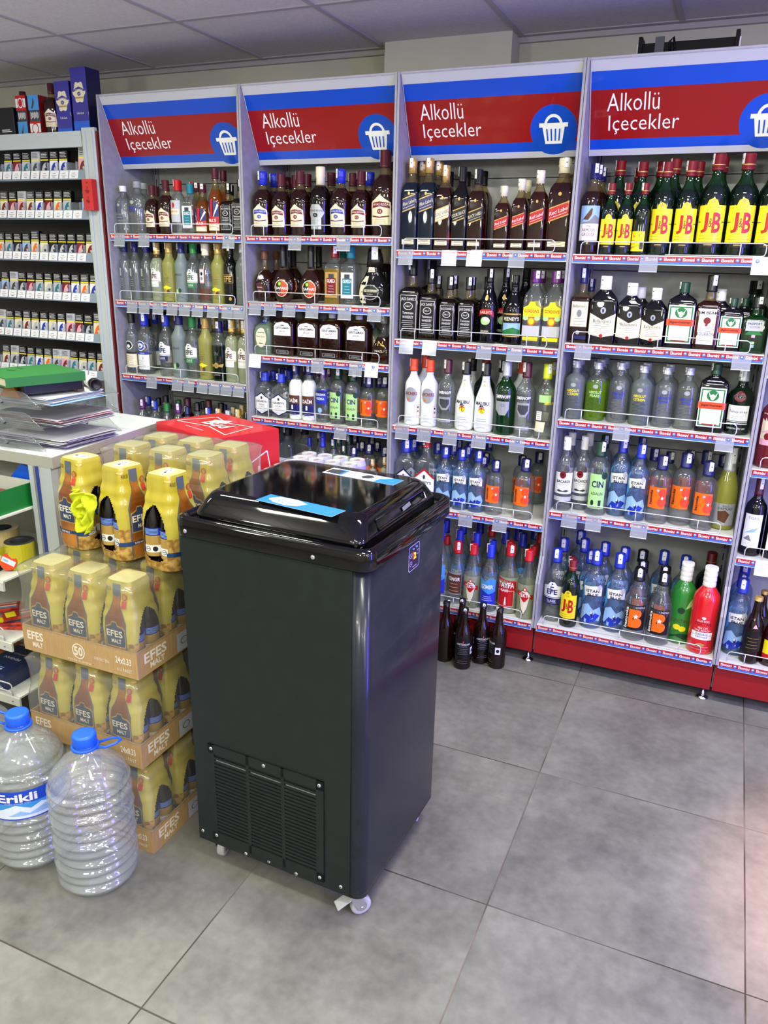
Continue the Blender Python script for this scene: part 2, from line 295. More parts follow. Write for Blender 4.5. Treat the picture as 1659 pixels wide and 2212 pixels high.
BOT='''
s11 F ABSs 0.020 0.064 0.196
s11 F ABS 0.097 0.064 0.213
s11 B ABS 0.066 0.143 0.214
s11 F CHI 0.173 0.068 0.197
s11 B CHI 0.022 0.283 0.212
s11 F CHI 0.248 0.068 0.216
s11 F BEE 0.317 0.055 0.216
s11 B BEE 0.260 0.138 0.220
s11 F OLS 0.378 0.061 0.200
s11 B BEE 0.307 0.178 0.217
s11 F BEL 0.443 0.059 0.197
s11 B BEL 0.358 0.134 0.209
s11 B JB 0.271 0.290 0.213
s11 F BELt 0.509 0.057 0.257
s11 B BELt 0.479 0.160 0.258
s11 F JD 0.570 0.059 0.197
s11 F JD 0.628 0.059 0.211
s11 B JD 0.428 0.290 0.212
s12 F RAK 0.011 0.054 0.245
s12 F RAK 0.067 0.054 0.245
s12 F RAK 0.129 0.054 0.245
s12 B RAK 0.011 0.234 0.245
s12 B RAK 0.011 0.290 0.245
s12 F EFEg 0.186 0.056 0.245
s12 B EFEg 0.069 0.285 0.245
s12 F BURy 0.249 0.059 0.245
s12 B EFEg 0.128 0.288 0.245
s12 F BURf 0.315 0.059 0.245
s12 B RAK 0.186 0.290 0.245
s12 F EFEn 0.379 0.058 0.245
s12 B RAK 0.242 0.290 0.245
s12 F CLEp 0.442 0.057 0.245
s12 B EFEg 0.302 0.290 0.245
s12 F BURy 0.506 0.059 0.245
s12 B EFEg 0.375 0.290 0.245
s12 F EFEk 0.568 0.056 0.245
s12 F BURx 0.628 0.056 0.245
s13 F YEN 0.016 0.057 0.268
s13 F MAV 0.086 0.060 0.271
s13 B YEN 0.042 0.135 0.242
s13 B MAV 0.025 0.208 0.265
s13 B YEN 0.039 0.275 0.265
s13 F EFEb 0.207 0.059 0.269
s13 B RAK 0.129 0.245 0.260
s13 F BURf 0.280 0.059 0.277
s13 F EFEn 0.352 0.058 0.269
s13 B RAK 0.342 0.135 0.256
s13 F BURy 0.423 0.059 0.267
s13 B EFEg 0.373 0.197 0.260
s13 F SEF 0.494 0.059 0.255
s13 B RAK 0.479 0.135 0.253
s13 F EFEg 0.562 0.056 0.266
s13 B EFEg 0.538 0.153 0.260
s13 F EFEg 0.627 0.056 0.265
s14 F MAVp 0.041 0.058 0.227
s14 B EFEb 0.013 0.134 0.226
s14 F EFEb 0.113 0.059 0.226
s14 B YEN 0.071 0.139 0.224
s14 F EFEn 0.183 0.058 0.221
s14 B YEN 0.127 0.124 0.242
s14 B EFEn 0.178 0.153 0.221
s14 F MAVp 0.248 0.058 0.226
s14 B CHI 0.247 0.131 0.239
s14 B YEN 0.306 0.171 0.224
s14 F RAK 0.302 0.054 0.217
s14 F YEN 0.356 0.057 0.240
s14 F EFEb 0.416 0.059 0.221
s14 B CHI 0.366 0.131 0.240
s14 B EFEb 0.426 0.172 0.218
s14 F EFEg 0.473 0.056 0.224
s14 B YEN 0.447 0.116 0.237
s14 B EFEg 0.495 0.144 0.220
s14 F RAKs 0.526 0.055 0.220
s14 B EFEg 0.550 0.134 0.236
s14 F EFEg 0.580 0.056 0.231
s14 F RAK 0.634 0.054 0.221
s21 F CH8 0.730 0.068 0.243
s21 B CH8 0.730 0.157 0.242
s21 F CHI 0.816 0.068 0.232
s21 B CHI 0.729 0.274 0.240
s21 B CHI 0.796 0.216 0.240
s21 F CHI 0.903 0.068 0.241
s21 B CHI 0.875 0.177 0.240
s21 F CH25 0.992 0.070 0.255
s21 B CHI 0.993 0.160 0.242
s21 F CH8 1.082 0.068 0.244
s21 B CHI 1.079 0.180 0.240
s21 F CHI 1.169 0.068 0.235
s21 B CH8 1.164 0.155 0.240
s21 F CHI 1.268 0.070 0.305
s21 B CHIx 1.203 0.273 0.318
s22 F BAR 0.730 0.069 0.201
s22 B BAR 0.730 0.159 0.200
s22 F SAF 0.827 0.055 0.222
s22 B SAF 0.738 0.290 0.222
s22 F SAF 0.955 0.055 0.222
s22 B SAF 0.885 0.253 0.222
s22 F OLG 1.060 0.061 0.222
s22 B OLS 0.986 0.287 0.222
s22 F OLS 1.130 0.061 0.222
s22 F SHE 1.230 0.065 0.222
s22 B CH25 1.183 0.283 0.220
s23 F DON 0.730 0.071 0.181
s23 F GEN 0.832 0.057 0.181
s23 B DON 0.746 0.157 0.170
s23 B DON 0.851 0.135 0.175
s23 F GEN 0.946 0.057 0.181
s23 B DON 0.969 0.135 0.181
s23 F GEN 1.050 0.057 0.181
s23 B BAR 1.068 0.135 0.175
s23 F GEN 1.171 0.057 0.181
s23 B DON 1.197 0.134 0.173
s23 F NAZ 1.276 0.067 0.181
s23 B NAZ 1.280 0.154 0.173
s24 F GIL 0.726 0.050 0.188
s24 B GIL 0.725 0.120 0.185
s24 B GIL 0.725 0.202 0.185
s24 B GIL 0.725 0.266 0.185
s24 F GIL 0.807 0.050 0.187
s24 B GIL 0.784 0.161 0.185
s24 F DAI 0.879 0.055 0.227
s24 F DAI 0.942 0.055 0.229
s24 B RAK 0.833 0.130 0.208
s24 B RAK 0.883 0.135 0.214
s24 F BOR 1.007 0.056 0.219
s24 B BOR 0.938 0.137 0.207
s24 B BOR 1.022 0.179 0.215
s24 B BOR 0.998 0.120 0.214
s24 F CIN 1.077 0.056 0.230
s24 F CIN 1.148 0.056 0.227
s24 B CIN 1.094 0.140 0.205
s24 B BAZ 1.162 0.135 0.188
s24 F BAZ 1.217 0.058 0.202
s24 B BAZ 1.227 0.135 0.192
s24 F BAZ 1.288 0.058 0.209
s25 B CLEk 0.793 0.121 0.219
s25 B CLEk 0.861 0.155 0.225
s25 B CLEk 0.722 0.140 0.215
s25 B IZM 0.908 0.113 0.187
s25 B IZG 0.936 0.155 0.205
s25 F IZM 1.001 0.061 0.208
s25 B IZM 1.005 0.158 0.204
s25 F IZG 1.054 0.060 0.206
s25 B IZM 0.973 0.115 0.219
s25 B IZG 1.048 0.129 0.202
s25 F IZG 1.103 0.066 0.182
s25 B IZG 1.100 0.116 0.219
s25 B IZG 1.126 0.160 0.177
s25 B BAZ 1.088 0.202 0.200
s25 B BAZ 1.161 0.116 0.195
s25 B BAZ 1.170 0.197 0.200
s25 F BAZ 1.155 0.047 0.183
s25 F BAZ 1.215 0.074 0.199
s25 B BAZ 1.218 0.150 0.193
s25 F BAZ 1.281 0.086 0.191
s25 B BAZ 1.285 0.152 0.193
s25 F EFEg 1.250 0.036 0.147
s25 F EFEg 1.304 0.039 0.161
s31 F JWB 1.383 0.057 0.316
s31 B JWB 1.383 0.160 0.316
s31 F JWB 1.449 0.057 0.315
s31 B JWB 1.449 0.160 0.316
s31 F JWG 1.514 0.057 0.290
s31 B JWK 1.456 0.262 0.290
s31 F JWD 1.577 0.057 0.284
s31 B JWK 1.521 0.275 0.290
s31 F JWK 1.638 0.057 0.274
s31 B JWK 1.592 0.267 0.290
s31 F JWRs 1.735 0.054 0.219
s31 F JWR 1.796 0.057 0.241
s31 B JWR 1.759 0.290 0.258
s31 F JWR 1.861 0.057 0.267
s31 F JWRl 1.938 0.070 0.305
s31 B JWRl 1.917 0.277 0.323
s32 F JDl 1.392 0.069 0.292
s32 B JDl 1.392 0.280 0.292
s32 F JD 1.472 0.059 0.259
s32 F JD 1.549 0.059 0.234
s32 B JD 1.473 0.136 0.234
s32 B JD 1.541 0.130 0.237
s32 F JD 1.623 0.059 0.235
s32 B JD 1.607 0.147 0.234
s32 B JD 1.673 0.129 0.237
s32 F BAI 1.701 0.063 0.266
s32 B BAI 1.745 0.126 0.268
s32 F FEE 1.796 0.068 0.247
s32 B FEE 1.807 0.178 0.269
s32 F GOR 1.872 0.062 0.264
s32 B GOR 1.873 0.133 0.263
s32 F GOR 1.945 0.062 0.265
s32 B GOR 1.945 0.136 0.265
s33 F ARC 1.413 0.058 0.260
s33 B ARC 1.419 0.167 0.260
s33 F ARC 1.482 0.058 0.261
s33 F SMI 1.554 0.060 0.266
s33 F MAL 1.629 0.063 0.262
s33 B MAL 1.613 0.187 0.260
s33 B JBk 1.682 0.142 0.266
s33 F MAL 1.708 0.063 0.263
s33 B MAL 1.734 0.206 0.260
s33 F SMG 1.788 0.062 0.275
s33 B ARC 1.806 0.221 0.260
s33 F SMI 1.866 0.060 0.277
s33 F SMY 1.943 0.060 0.277
s33 B SMY 1.919 0.283 0.260
s34 F GI3 1.393 0.052 0.259
s34 B GI3 1.391 0.135 0.243
s34 B IST 1.384 0.240 0.240
s34 F GIG 1.482 0.052 0.265
s34 F IST 1.560 0.058 0.246
s34 B IST 1.498 0.134 0.239
s34 F IST 1.630 0.058 0.245
s34 B IST 1.565 0.142 0.240
s34 F IST 1.699 0.058 0.247
s34 B IST 1.631 0.126 0.240
s34 B IST 1.561 0.225 0.240
s34 B IST 1.620 0.193 0.240
s34 F BAZ 1.771 0.058 0.215
s34 B BAZ 1.695 0.149 0.200
s34 B BAZ 1.684 0.217 0.200
s34 B IST 1.675 0.284 0.240
s34 F BAZ 1.890 0.058 0.236
s34 B BAZ 1.830 0.245 0.200
s34 B BAZ 1.892 0.281 0.214
s35 F CEN 1.647 0.020 0.263
s35 B YEK 1.563 0.125 0.242
s35 F YEK 1.717 0.009 0.267
s35 B YEK 1.673 0.164 0.250
s35 F IZM 1.789 0.003 0.283
s35 B IZM 1.770 0.100 0.264
s35 B IZM 1.700 0.100 0.286
s35 B IZM 1.627 0.100 0.287
s35 F IZM 1.570 0.009 0.330
s35 B IZM 1.535 0.189 0.290
s35 B IZM 1.671 0.244 0.290
s35 B IZM 1.606 0.208 0.290
s35 B IZM 1.803 0.170 0.290
s35 B YEK 1.734 0.202 0.290
s35 F TAY 1.864 0.030 0.283
s35 B YEK 1.840 0.107 0.271
s35 F YEK 1.943 0.005 0.284
s35 B YEK 1.941 0.104 0.268
s35 B IZM 1.877 0.170 0.290
s35 B IZM 1.840 0.234 0.290
s35 B IST 1.903 0.278 0.286
s35 B YEK 1.942 0.209 0.290
s41 F GRO 2.043 0.061 0.287
s41 B GRO 2.044 0.134 0.290
s41 B GRO 2.044 0.208 0.290
s41 F JBs 2.106 0.053 0.226
s41 F JBs 2.160 0.053 0.226
s41 F JBb 2.214 0.053 0.225
s41 B JB 2.110 0.171 0.308
s41 B JB 2.097 0.259 0.290
s41 B JB 2.167 0.235 0.290
s41 B JB 2.187 0.160 0.301
s41 B JB 2.241 0.219 0.306
s41 F JB 2.277 0.061 0.288
s41 B JB 2.292 0.160 0.308
s41 F JB 2.349 0.061 0.289
s41 B JB 2.365 0.186 0.300
s41 B JB 2.438 0.160 0.310
s41 F JBl 2.429 0.071 0.309
s41 B JB 2.516 0.161 0.304
s41 F JBl 2.516 0.071 0.308
s41 B JB 2.594 0.160 0.308
s41 F JBl 2.603 0.071 0.306
s42 F BA2 2.041 0.061 0.252
s42 B BA2 2.058 0.135 0.216
s42 F BAL 2.120 0.052 0.229
s42 F BAL 2.210 0.052 0.209
s42 B BAL 2.231 0.135 0.194
s42 F BAL 2.292 0.052 0.195
s42 F JAG 2.378 0.054 0.216
s42 F JIM 2.462 0.063 0.241
s42 B BAL 2.492 0.135 0.196
s42 F JAG 2.535 0.054 0.171
s42 B JAG 2.570 0.135 0.169
s42 F PAS 2.608 0.063 0.177
s42 B PAS 2.598 0.273 0.224
s43 F CIT 2.045 0.065 0.208
s43 B CIT 2.045 0.143 0.210
s43 F PEA 2.122 0.065 0.208
s43 B PEA 2.122 0.141 0.210
s43 B ABS 2.122 0.223 0.210
s43 F ABS 2.202 0.064 0.212
s43 B ABS 2.206 0.138 0.209
s43 F CIT 2.280 0.065 0.207
s43 B CIT 2.283 0.140 0.208
s43 F ABS 2.357 0.064 0.207
s43 B ABS 2.363 0.138 0.209
s43 F ABS 2.431 0.064 0.211
s43 F JAG 2.515 0.054 0.232
s43 F TAN 2.603 0.069 0.217
s44 F BAC 2.041 0.050 0.282
s44 B BAC 2.041 0.143 0.280
s44 F BAC 2.099 0.088 0.282
s44 B BAC 2.104 0.170 0.280
s44 F CIN 2.165 0.054 0.276
s44 B CIN 2.147 0.281 0.253
s44 F IST 2.239 0.081 0.290
s44 B IST 2.218 0.283 0.264
s44 F IST 2.307 0.051 0.282
s44 B IST 2.286 0.284 0.258
s44 F BAZ 2.384 0.056 0.247
s44 B BAZ 2.340 0.239 0.230
s44 B BAZ 2.395 0.284 0.214
s44 F BAZ 2.462 0.078 0.262
s44 B BAZ 2.465 0.282 0.228
s44 B BAZ 2.525 0.235 0.243
s44 F BAZ 2.538 0.053 0.245
s44 B BAZ 2.583 0.282 0.225
s44 F INC 2.605 0.100 0.296
s45 F EFEb 2.046 0.038 0.295
s45 B EFEg 2.039 0.229 0.260
s45 B ISL 2.048 0.156 0.300
s45 B ISL 2.093 0.277 0.300
s45 F JB 2.114 0.008 0.272
s45 B JB 2.094 0.100 0.249
s45 B ISL 2.162 0.117 0.281
s45 B ISL 2.124 0.187 0.300
s45 F ISL 2.195 0.043 0.312
s45 B ISL 2.206 0.182 0.300
s45 F ISL 2.280 0.049 0.312
s45 B ISL 2.285 0.159 0.300
s45 F BAO 2.359 0.011 0.282
s45 B BAO 2.360 0.123 0.270
s45 B BAO 2.348 0.216 0.280
s45 F BAO 2.447 0.012 0.279
s45 B BAO 2.443 0.108 0.267
s45 B ISL 2.428 0.190 0.300
s45 B ISL 2.508 0.171 0.300
s45 F KOG 2.519 0.065 0.316
s45 F KOR 2.599 0.015 0.331
s45 B JBk 2.598 0.273 0.295
s54 F WIN 2.709 0.063 0.279
s54 F WIN 2.782 0.063 0.285
s53 F ROS 2.715 0.067 0.298
s55 F ISL 2.712 0.051 0.289
s55 B ISL 2.710 0.129 0.278
s55 B ISL 2.717 0.207 0.300
s55 F BEB 2.765 0.001 0.252
s55 B BEB 2.791 0.135 0.227
s55 F AMB 2.830 0.011 0.237
'''
USED=['s11', 's12', 's13', 's14', 's21', 's22', 's23', 's24', 's25', 's31', 's32', 's33', 's34', 's35', 's41', 's42', 's43', 's44', 's45', 's53', 's54', 's55', 's51', 's52']
# ---------------------------------------------------------------- room
CZ = 2.36; WY = .50
def tile_floor():
    m = bpy.data.materials.new('grey_stone_floor_tiles'); m.use_nodes = True; nt = m.node_tree; b = nt.nodes['Principled BSDF']; N = nt.nodes; L = nt.links
    tc = N.new('ShaderNodeTexCoord'); sep = N.new('ShaderNodeSeparateXYZ'); L.new(tc.outputs['Object'], sep.inputs[0])
    def axis(o, off, size):
        a = N.new('ShaderNodeMath'); a.operation = 'SUBTRACT'; a.inputs[1].default_value = off; L.new(o, a.inputs[0])
        d = N.new('ShaderNodeMath'); d.operation = 'DIVIDE'; d.inputs[1].default_value = size; L.new(a.outputs[0], d.inputs[0])
        r = N.new('ShaderNodeMath'); r.operation = 'PINGPONG'; r.inputs[1].default_value = .5; L.new(d.outputs[0], r.inputs[0])
        f = N.new('ShaderNodeMath'); f.operation = 'FLOOR'; L.new(d.outputs[0], f.inputs[0])
        return r.outputs[0], f.outputs[0]
    rx, fx = axis(sep.outputs[0], 2.1823, .5984); ry, fy = axis(sep.outputs[1], -.114, .5869)
    mn = N.new('ShaderNodeMath'); mn.operation = 'MINIMUM'; L.new(rx, mn.inputs[0]); L.new(ry, mn.inputs[1])
    lt = N.new('ShaderNodeMapRange'); lt.inputs[1].default_value = .0022; lt.inputs[2].default_value = .0042; lt.inputs[3].default_value = 0; lt.inputs[4].default_value = 1; L.new(mn.outputs[0], lt.inputs[0])
    comb = N.new('ShaderNodeCombineXYZ'); L.new(fx, comb.inputs[0]); L.new(fy, comb.inputs[1])
    wn = N.new('ShaderNodeTexWhiteNoise'); wn.noise_dimensions = '3D'; L.new(comb.outputs[0], wn.inputs[0])
    add = N.new('ShaderNodeVectorMath'); add.operation = 'MULTIPLY_ADD'; add.inputs[1].default_value = (7, 7, 7); L.new(wn.outputs['Color'], add.inputs[0]); L.new(tc.outputs['Object'], add.inputs[2])
    n1 = N.new('ShaderNodeTexNoise'); n1.inputs['Scale'].default_value = 3.2; n1.inputs['Detail'].default_value = 8; n1.inputs['Roughness'].default_value = .62; L.new(add.outputs[0], n1.inputs['Vector'])
    n2 = N.new('ShaderNodeTexNoise'); n2.inputs['Scale'].default_value = 38; n2.inputs['Detail'].default_value = 6; L.new(add.outputs[0], n2.inputs['Vector'])
    mx = N.new('ShaderNodeMix'); mx.data_type = 'FLOAT'; mx.inputs[0].default_value = .25; L.new(n1.outputs['Fac'], mx.inputs[2]); L.new(n2.outputs['Fac'], mx.inputs[3])
    r = N.new('ShaderNodeValToRGB'); e = r.color_ramp.elements; e[0].position = .3; e[0].color = (*lin((90, 90, 82)), 1); e[1].position = .68; e[1].color = (*lin((144, 143, 130)), 1)
    L.new(mx.outputs[0], r.inputs[0])
    n3 = N.new('ShaderNodeTexNoise'); n3.inputs['Scale'].default_value = 2.5; L.new(tc.outputs['Object'], n3.inputs['Vector'])
    gr = N.new('ShaderNodeValToRGB'); ge = gr.color_ramp.elements; ge[0].position = .45; ge[0].color = (*lin((62, 56, 44)), 1); ge[1].position = .62; ge[1].color = (*lin((120, 112, 98)), 1); L.new(n3.outputs['Fac'], gr.inputs[0])
    c = N.new('ShaderNodeMix'); c.data_type = 'RGBA'; L.new(lt.outputs[0], c.inputs[0]); L.new(gr.outputs[0], c.inputs[6]); L.new(r.outputs[0], c.inputs[7])
    L.new(c.outputs[2], b.inputs['Base Color']); b.inputs['Roughness'].default_value = .42
    rr = N.new('ShaderNodeMapRange'); rr.inputs[3].default_value = .34; rr.inputs[4].default_value = .55; L.new(n1.outputs['Fac'], rr.inputs[0]); L.new(rr.outputs[0], b.inputs['Roughness'])
    bp = N.new('ShaderNodeBump'); bp.inputs['Strength'].default_value = .35; bp.inputs['Distance'].default_value = .002; L.new(lt.outputs[0], bp.inputs['Height']); L.new(bp.outputs[0], b.inputs['Normal'])
    return m
FM = tile_floor()
mb = MB(); mb.box(-1.6, -4.6, -.1, 5.0, WY+.1, 0, FM); structure(mb, 'floor')
wallm = noisy('cream_wall_paint', (190, 187, 168), (200, 197, 178), 3, .7)
ceilm = noisy('mineral_ceiling_tile', (206, 202, 200), (220, 216, 212), 90, .85, bump=.25, lo=.3, hi=.7)
railm = solid('ceiling_grid_metal', (172, 168, 166), .5)
mb = MB(); mb.box(-1.6, WY, 0, 5.0, WY+.1, CZ, wallm); structure(mb, 'wall_back')
mb = MB(); mb.box(-1.7, -4.6, 0, -1.6, WY, CZ, wallm); structure(mb, 'wall_left')
mb = MB(); mb.box(5.0, -4.6, 0, 5.1, WY, CZ, wallm); structure(mb, 'wall_right')
mb = MB(); mb.box(-1.6, -4.7, 0, 5.0, -4.6, CZ, wallm); structure(mb, 'wall_front')
mb = MB(); mb.box(1.115, .385, 0, 1.635, WY, CZ, wallm); structure(mb, 'trim_1')
mb = MB(); mb.box(-1.6, -4.6, CZ, 5.0, WY, CZ+.06, ceilm)
structure(mb, 'ceiling')
mb = MB()
gx = [-.075+.576*k for k in range(-3, 10)]; gy = [.455-.59*k for k in range(0, 9)]
for x in gx: mb.box(x-.011, -4.6, CZ-.003, x+.011, WY, CZ, railm)
for y in gy: mb.box(-1.6, y-.011, CZ-.0035, 5.0, y+.011, CZ, railm)
mb.box(-1.6, WY-.02, CZ-.02, 5.0, WY, CZ, railm)
structure(mb, 'trim_2')
# ---------------------------------------------------------------- shelving along the back wall
steel = noisy('light_grey_powder_coated_steel', (152, 151, 156), (162, 161, 166), 40, .5, bump=.05)
backm = noisy('grey_back_panel_steel', (176, 178, 172), (184, 186, 180), 30, .45, bump=.05)
shelfw = solid('off_white_shelf_steel', (222, 224, 214), .4)
kick = solid('red_kick_plate_steel', (146, 12, 20), .5)
wire = solid('white_coated_wire', (225, 226, 226), .3)
chrome = solid('chrome_metal', (200, 200, 205), .18, metal=1)
holder = glass('clear_plastic_holder', (240, 244, 248), (225, 230, 236), .26, .12)
paper = solid('white_paper', (236, 236, 230), .6)
solid('sign_red', (148, 4, 14), .25, coat=.2); solid('sign_blue', (0, 72, 192), .25, coat=.2); solid('sign_white', (244, 246, 246), .3)
solid('rail_red', (176, 24, 34), .35); solid('rail_blue', (60, 120, 210), .35)
ORD = ['', 'first', 'second', 'third', 'fourth', 'fifth', 'sixth', 'seventh', 'eighth', 'ninth', 'tenth', 'eleventh', 'twelfth', 'thirteenth', 'fourteenth', 'fifteenth', 'sixteenth']
YB = .34
def side_profile():
    return [(0, 2.168), (0, .46), (-.045, .36), (-.045, .17), (.02, .17), (.02, .045), (YB+.03, .045), (YB+.03, 2.168)]
def rail_mesh(w):
    mb = MB(); g = Gfx(1, 1); n = 11; p = w/n
    g.rect(0, .010, w, .027, 'rail_red'); g.rect(0, .003, w, .010, 'rail_blue')
    for i in range(n):
        g.txt('Ekomini', (i+.42)*p, .0187, .0105, p*.62, 'white', .02); g.ell((i+.92)*p, .0185, .0062, .0062, 'rail_blue', 10); g.ell((i+.92)*p, .0195, .0032, .0025, 'white', 6)
    g.bake(mb, lambda u, v, d: Vector((u, -d, v)), off=.00012, base=.0002)
    return mb.mesh('price_rail')
def wire_guard_mesh(w, zh=.04):
    mb = MB(); r = .0017; x0, x1 = .035, w-.055; c = .012
    pts = [(x0, 0, 0), (x0, 0, zh-c), (x0+c*.3, 0, zh-c*.3), (x0+c, 0, zh), (x1-c, 0, zh), (x1-c*.3, 0, zh-c*.3), (x1, 0, zh-c), (x1, 0, c), (x1-c*.3, 0, c*.3), (x1-c, 0, .002), (x1-.3, 0, .002)]
    mb.tube(pts, r, wire, 6); 
    for t in (.1, .5, .87): mb.tube([(x0+(x1-x0)*t, .002, zh), (x0+(x1-x0)*t, .002, 0)], r, wire, 6)
    return mb.mesh('wire_guard')
hm = {}
def holder_mesh(white):
    if white in hm: return hm[white]
    mb = MB(); m = paper if white else holder; w = .029
    M = Matrix.Rotation(math.radians(-9), 4, 'X')
    mb.box(-w, -.0015, -.024, w, 0, .03, m, M)
    mb.box(-w, -.003, -.0255, w, .0005, -.0235, 'white', M)
    if white:
        g = Gfx(1, 1)
        for k in range(4): g.rect(-.02, .018-.008*k, .015-.004*k, .0195-.008*k, 'lgrey' if k else 'pink')
        g.bake(mb, lambda u, v, d: M @ Vector((u, -.0016-d, v)))
    hm[white] = mb.mesh('price_tag_holder'); return hm[white]
def obj(name, me, parent, loc=(0, 0, 0)):
    o = bpy.data.objects.new(name, me); COL.objects.link(o); o.parent = parent; o.location = loc; return o
def header_gfx(w, L):
    g = Gfx(w, L)
    g.rect(0, 0, 1, 1, 'lgrey'); g.rect(.005, .07, .995, .87, 'sign_blue'); g.rect(.005, .175, .995, .685, 'sign_red')
    a = L/w; cx, cy, r = .845, .30, .27
    g.poly([(cx+r*a*math.cos(t*PI/16), cy+r*math.sin(t*PI/16)) for t in range(32)], 'sign_blue')
    g.txt('Alkollü', .215, .555, .18, .255, 'sign_white', -.006); g.txt('Içecekler', .27, .325, .195, .345, 'sign_white', -.006)
    # basket: body, rim, handle, slots
    def b(x, y): return (cx+x*a, cy+y)
    g.poly([b(-.13, .045), b(.13, .045), b(.095, -.15), b(-.095, -.15)], 'sign_white')
    g.poly([b(-.165, .075), b(.165, .075), b(.165, .03), b(-.165, .03)], 'sign_white')
    n = 12; R1, R2 = .105, .075
    for i in range(n):
        t0, t1 = PI*i/n, PI*(i+1)/n
        g.poly([b(R1*math.cos(t0), .055+R1*1.1*math.sin(t0)), b(R1*math.cos(t1), .055+R1*1.1*math.sin(t1)), b(R2*math.cos(t1), .055+R2*1.1*math.sin(t1)), b(R2*math.cos(t0), .055+R2*1.1*math.sin(t0))], 'sign_white')
    for x in (-.075, -.025, .025, .075): g.poly([b(x-.007, .015), b(x+.007, .015), b(x*.85+.007, -.115), b(x*.85-.007, -.115)], 'sign_blue')
    return g
BAYNAME = ['leftmost', 'second from the left', 'third from the left', 'fourth from the left', 'rightmost']
for k in range(5):
    x0, x1 = XB[k], XB[k+1]; w = x1-x0
    lab = ['grey steel shelving bay beside the cigarette cabinet, with tilted red and blue sign', 'grey steel shelving bay with the round chestnut-liqueur bottles, second sign from the left',
           'grey steel shelving bay behind the black freezer lid, third sign from the left', 'grey steel shelving bay with yellow-label green bottles, widest in view, fourth sign',
           'grey steel shelving bay with wine bottles cut off by the right picture edge'][k]
    U = thing('shelving_unit', (x0, 0, 0), 0, lab, 'shelf', 'steel shelving bays along the wall')
    for side, a in (('l', .001), ('r', w-.009)):
        mb = MB(); mb.prism(side_profile(), 'x', a, a+.008, steel); mb.build('side_panel', U)
    mb = MB(); z = .2
    for q in range(6): mb.box(.009, YB, z, w-.009, YB+.012, z+.326, backm); z += .33
    mb.box(.009, YB+.012, .1, w-.009, YB+.016, 2.16, 'black'); mb.build('back_panel', U)
    for a in (.012, w-.03):
        mb = MB(); mb.box(a, YB-.012, .2, a+.018, YB, 2.15, steel)
        zz = .24
        while zz < 2.12: mb.box(a+.007, YB-.0126, zz, a+.011, YB-.012, zz+.03, 'black'); zz += .05
        mb.build('slotted_upright', U)
    # header
    hw = w-.022; p0 = Vector((.011, .125, 1.893)); p1 = Vector((.011, .004, 2.166)); uy = (p1-p0); Lh = uy.length; uy.normalize(); ux = Vector((1, 0, 0)); n = ux.cross(uy)
    mb = MB(); q = [p0, p0+ux*hw, p1+ux*hw, p1]; mb.add(q+[v-n*.012 for v in q], [(0, 1, 2, 3), (7, 6, 5, 4), (0, 4, 5, 1), (1, 5, 6, 2), (2, 6, 7, 3), (3, 7, 4, 0)], 'lgrey')
    H_ = mb.build('header_sign', U)
    mb = MB(); header_gfx(hw, Lh).bake(mb, lambda u, v, d: p0+ux*u+uy*v+n*d, off=.0002, base=.0006); mb.build('sign_print', H_)
    mb = MB(); mb.box(.009, .004, 2.16, w-.009, YB, 2.168, steel); mb.build('top_panel', U)
    mb = MB(); mb.box(.004, -.025, .055, w-.004, -.018, .168, kick); mb.build('kick_plate', U)
    for fx in (([.024] if k == 0 else [])+[w-.022]):
        mb = MB(); mb.lathe([(.022, 0), (.022, .004), (.010, .010), (.007, .014), (.007, .045)], chrome, 14, (fx-.001, .01, 0)); mb.build('levelling_foot', U)
    RM = rail_mesh(w-.024)
    shs = [s for s in sorted(ZS) if s[1] == str(k+1) and s in USED]
    for s in sorted(shs)+['base']:
        if s == 'base' or s[2] == '5' and k != 1:
            if s != 'base': continue
            z = .19; yf = -.045
        else: z = ZS[s]; yf = .003
        if s == 'base' and k == 1: z = .19; yf = -.045
        wx = .012 if not (k == 0 and s != 'base') else .036
        mb = MB(); mb.box(.010, yf+.001, z-.012, w-.010, YB-.013, z, shelfw, bev=.001); mb.box(.010, yf, z-.030, w-.010, yf+.012, z-.011, shelfw)
        if s != 'base': mb.box(.012, .03, z-.03, .018, YB-.02, z-.012, shelfw); mb.box(w-.018, .03, z-.03, w-.012, YB-.02, z-.012, shelfw)
        SH = mb.build('shelf', U)
        obj('price_rail', RM, SH, (.012, yf-.0003, z-.0305))
        obj('wire_guard', wire_guard_mesh(w), SH, (0, yf+.006, z+.001))
        for (tx, wh) in TAGS.get(s, []): obj('price_tag_holder', holder_mesh(wh), SH, (min(max(tx-x0, .032), w-.034), yf-.0035, z-.028))
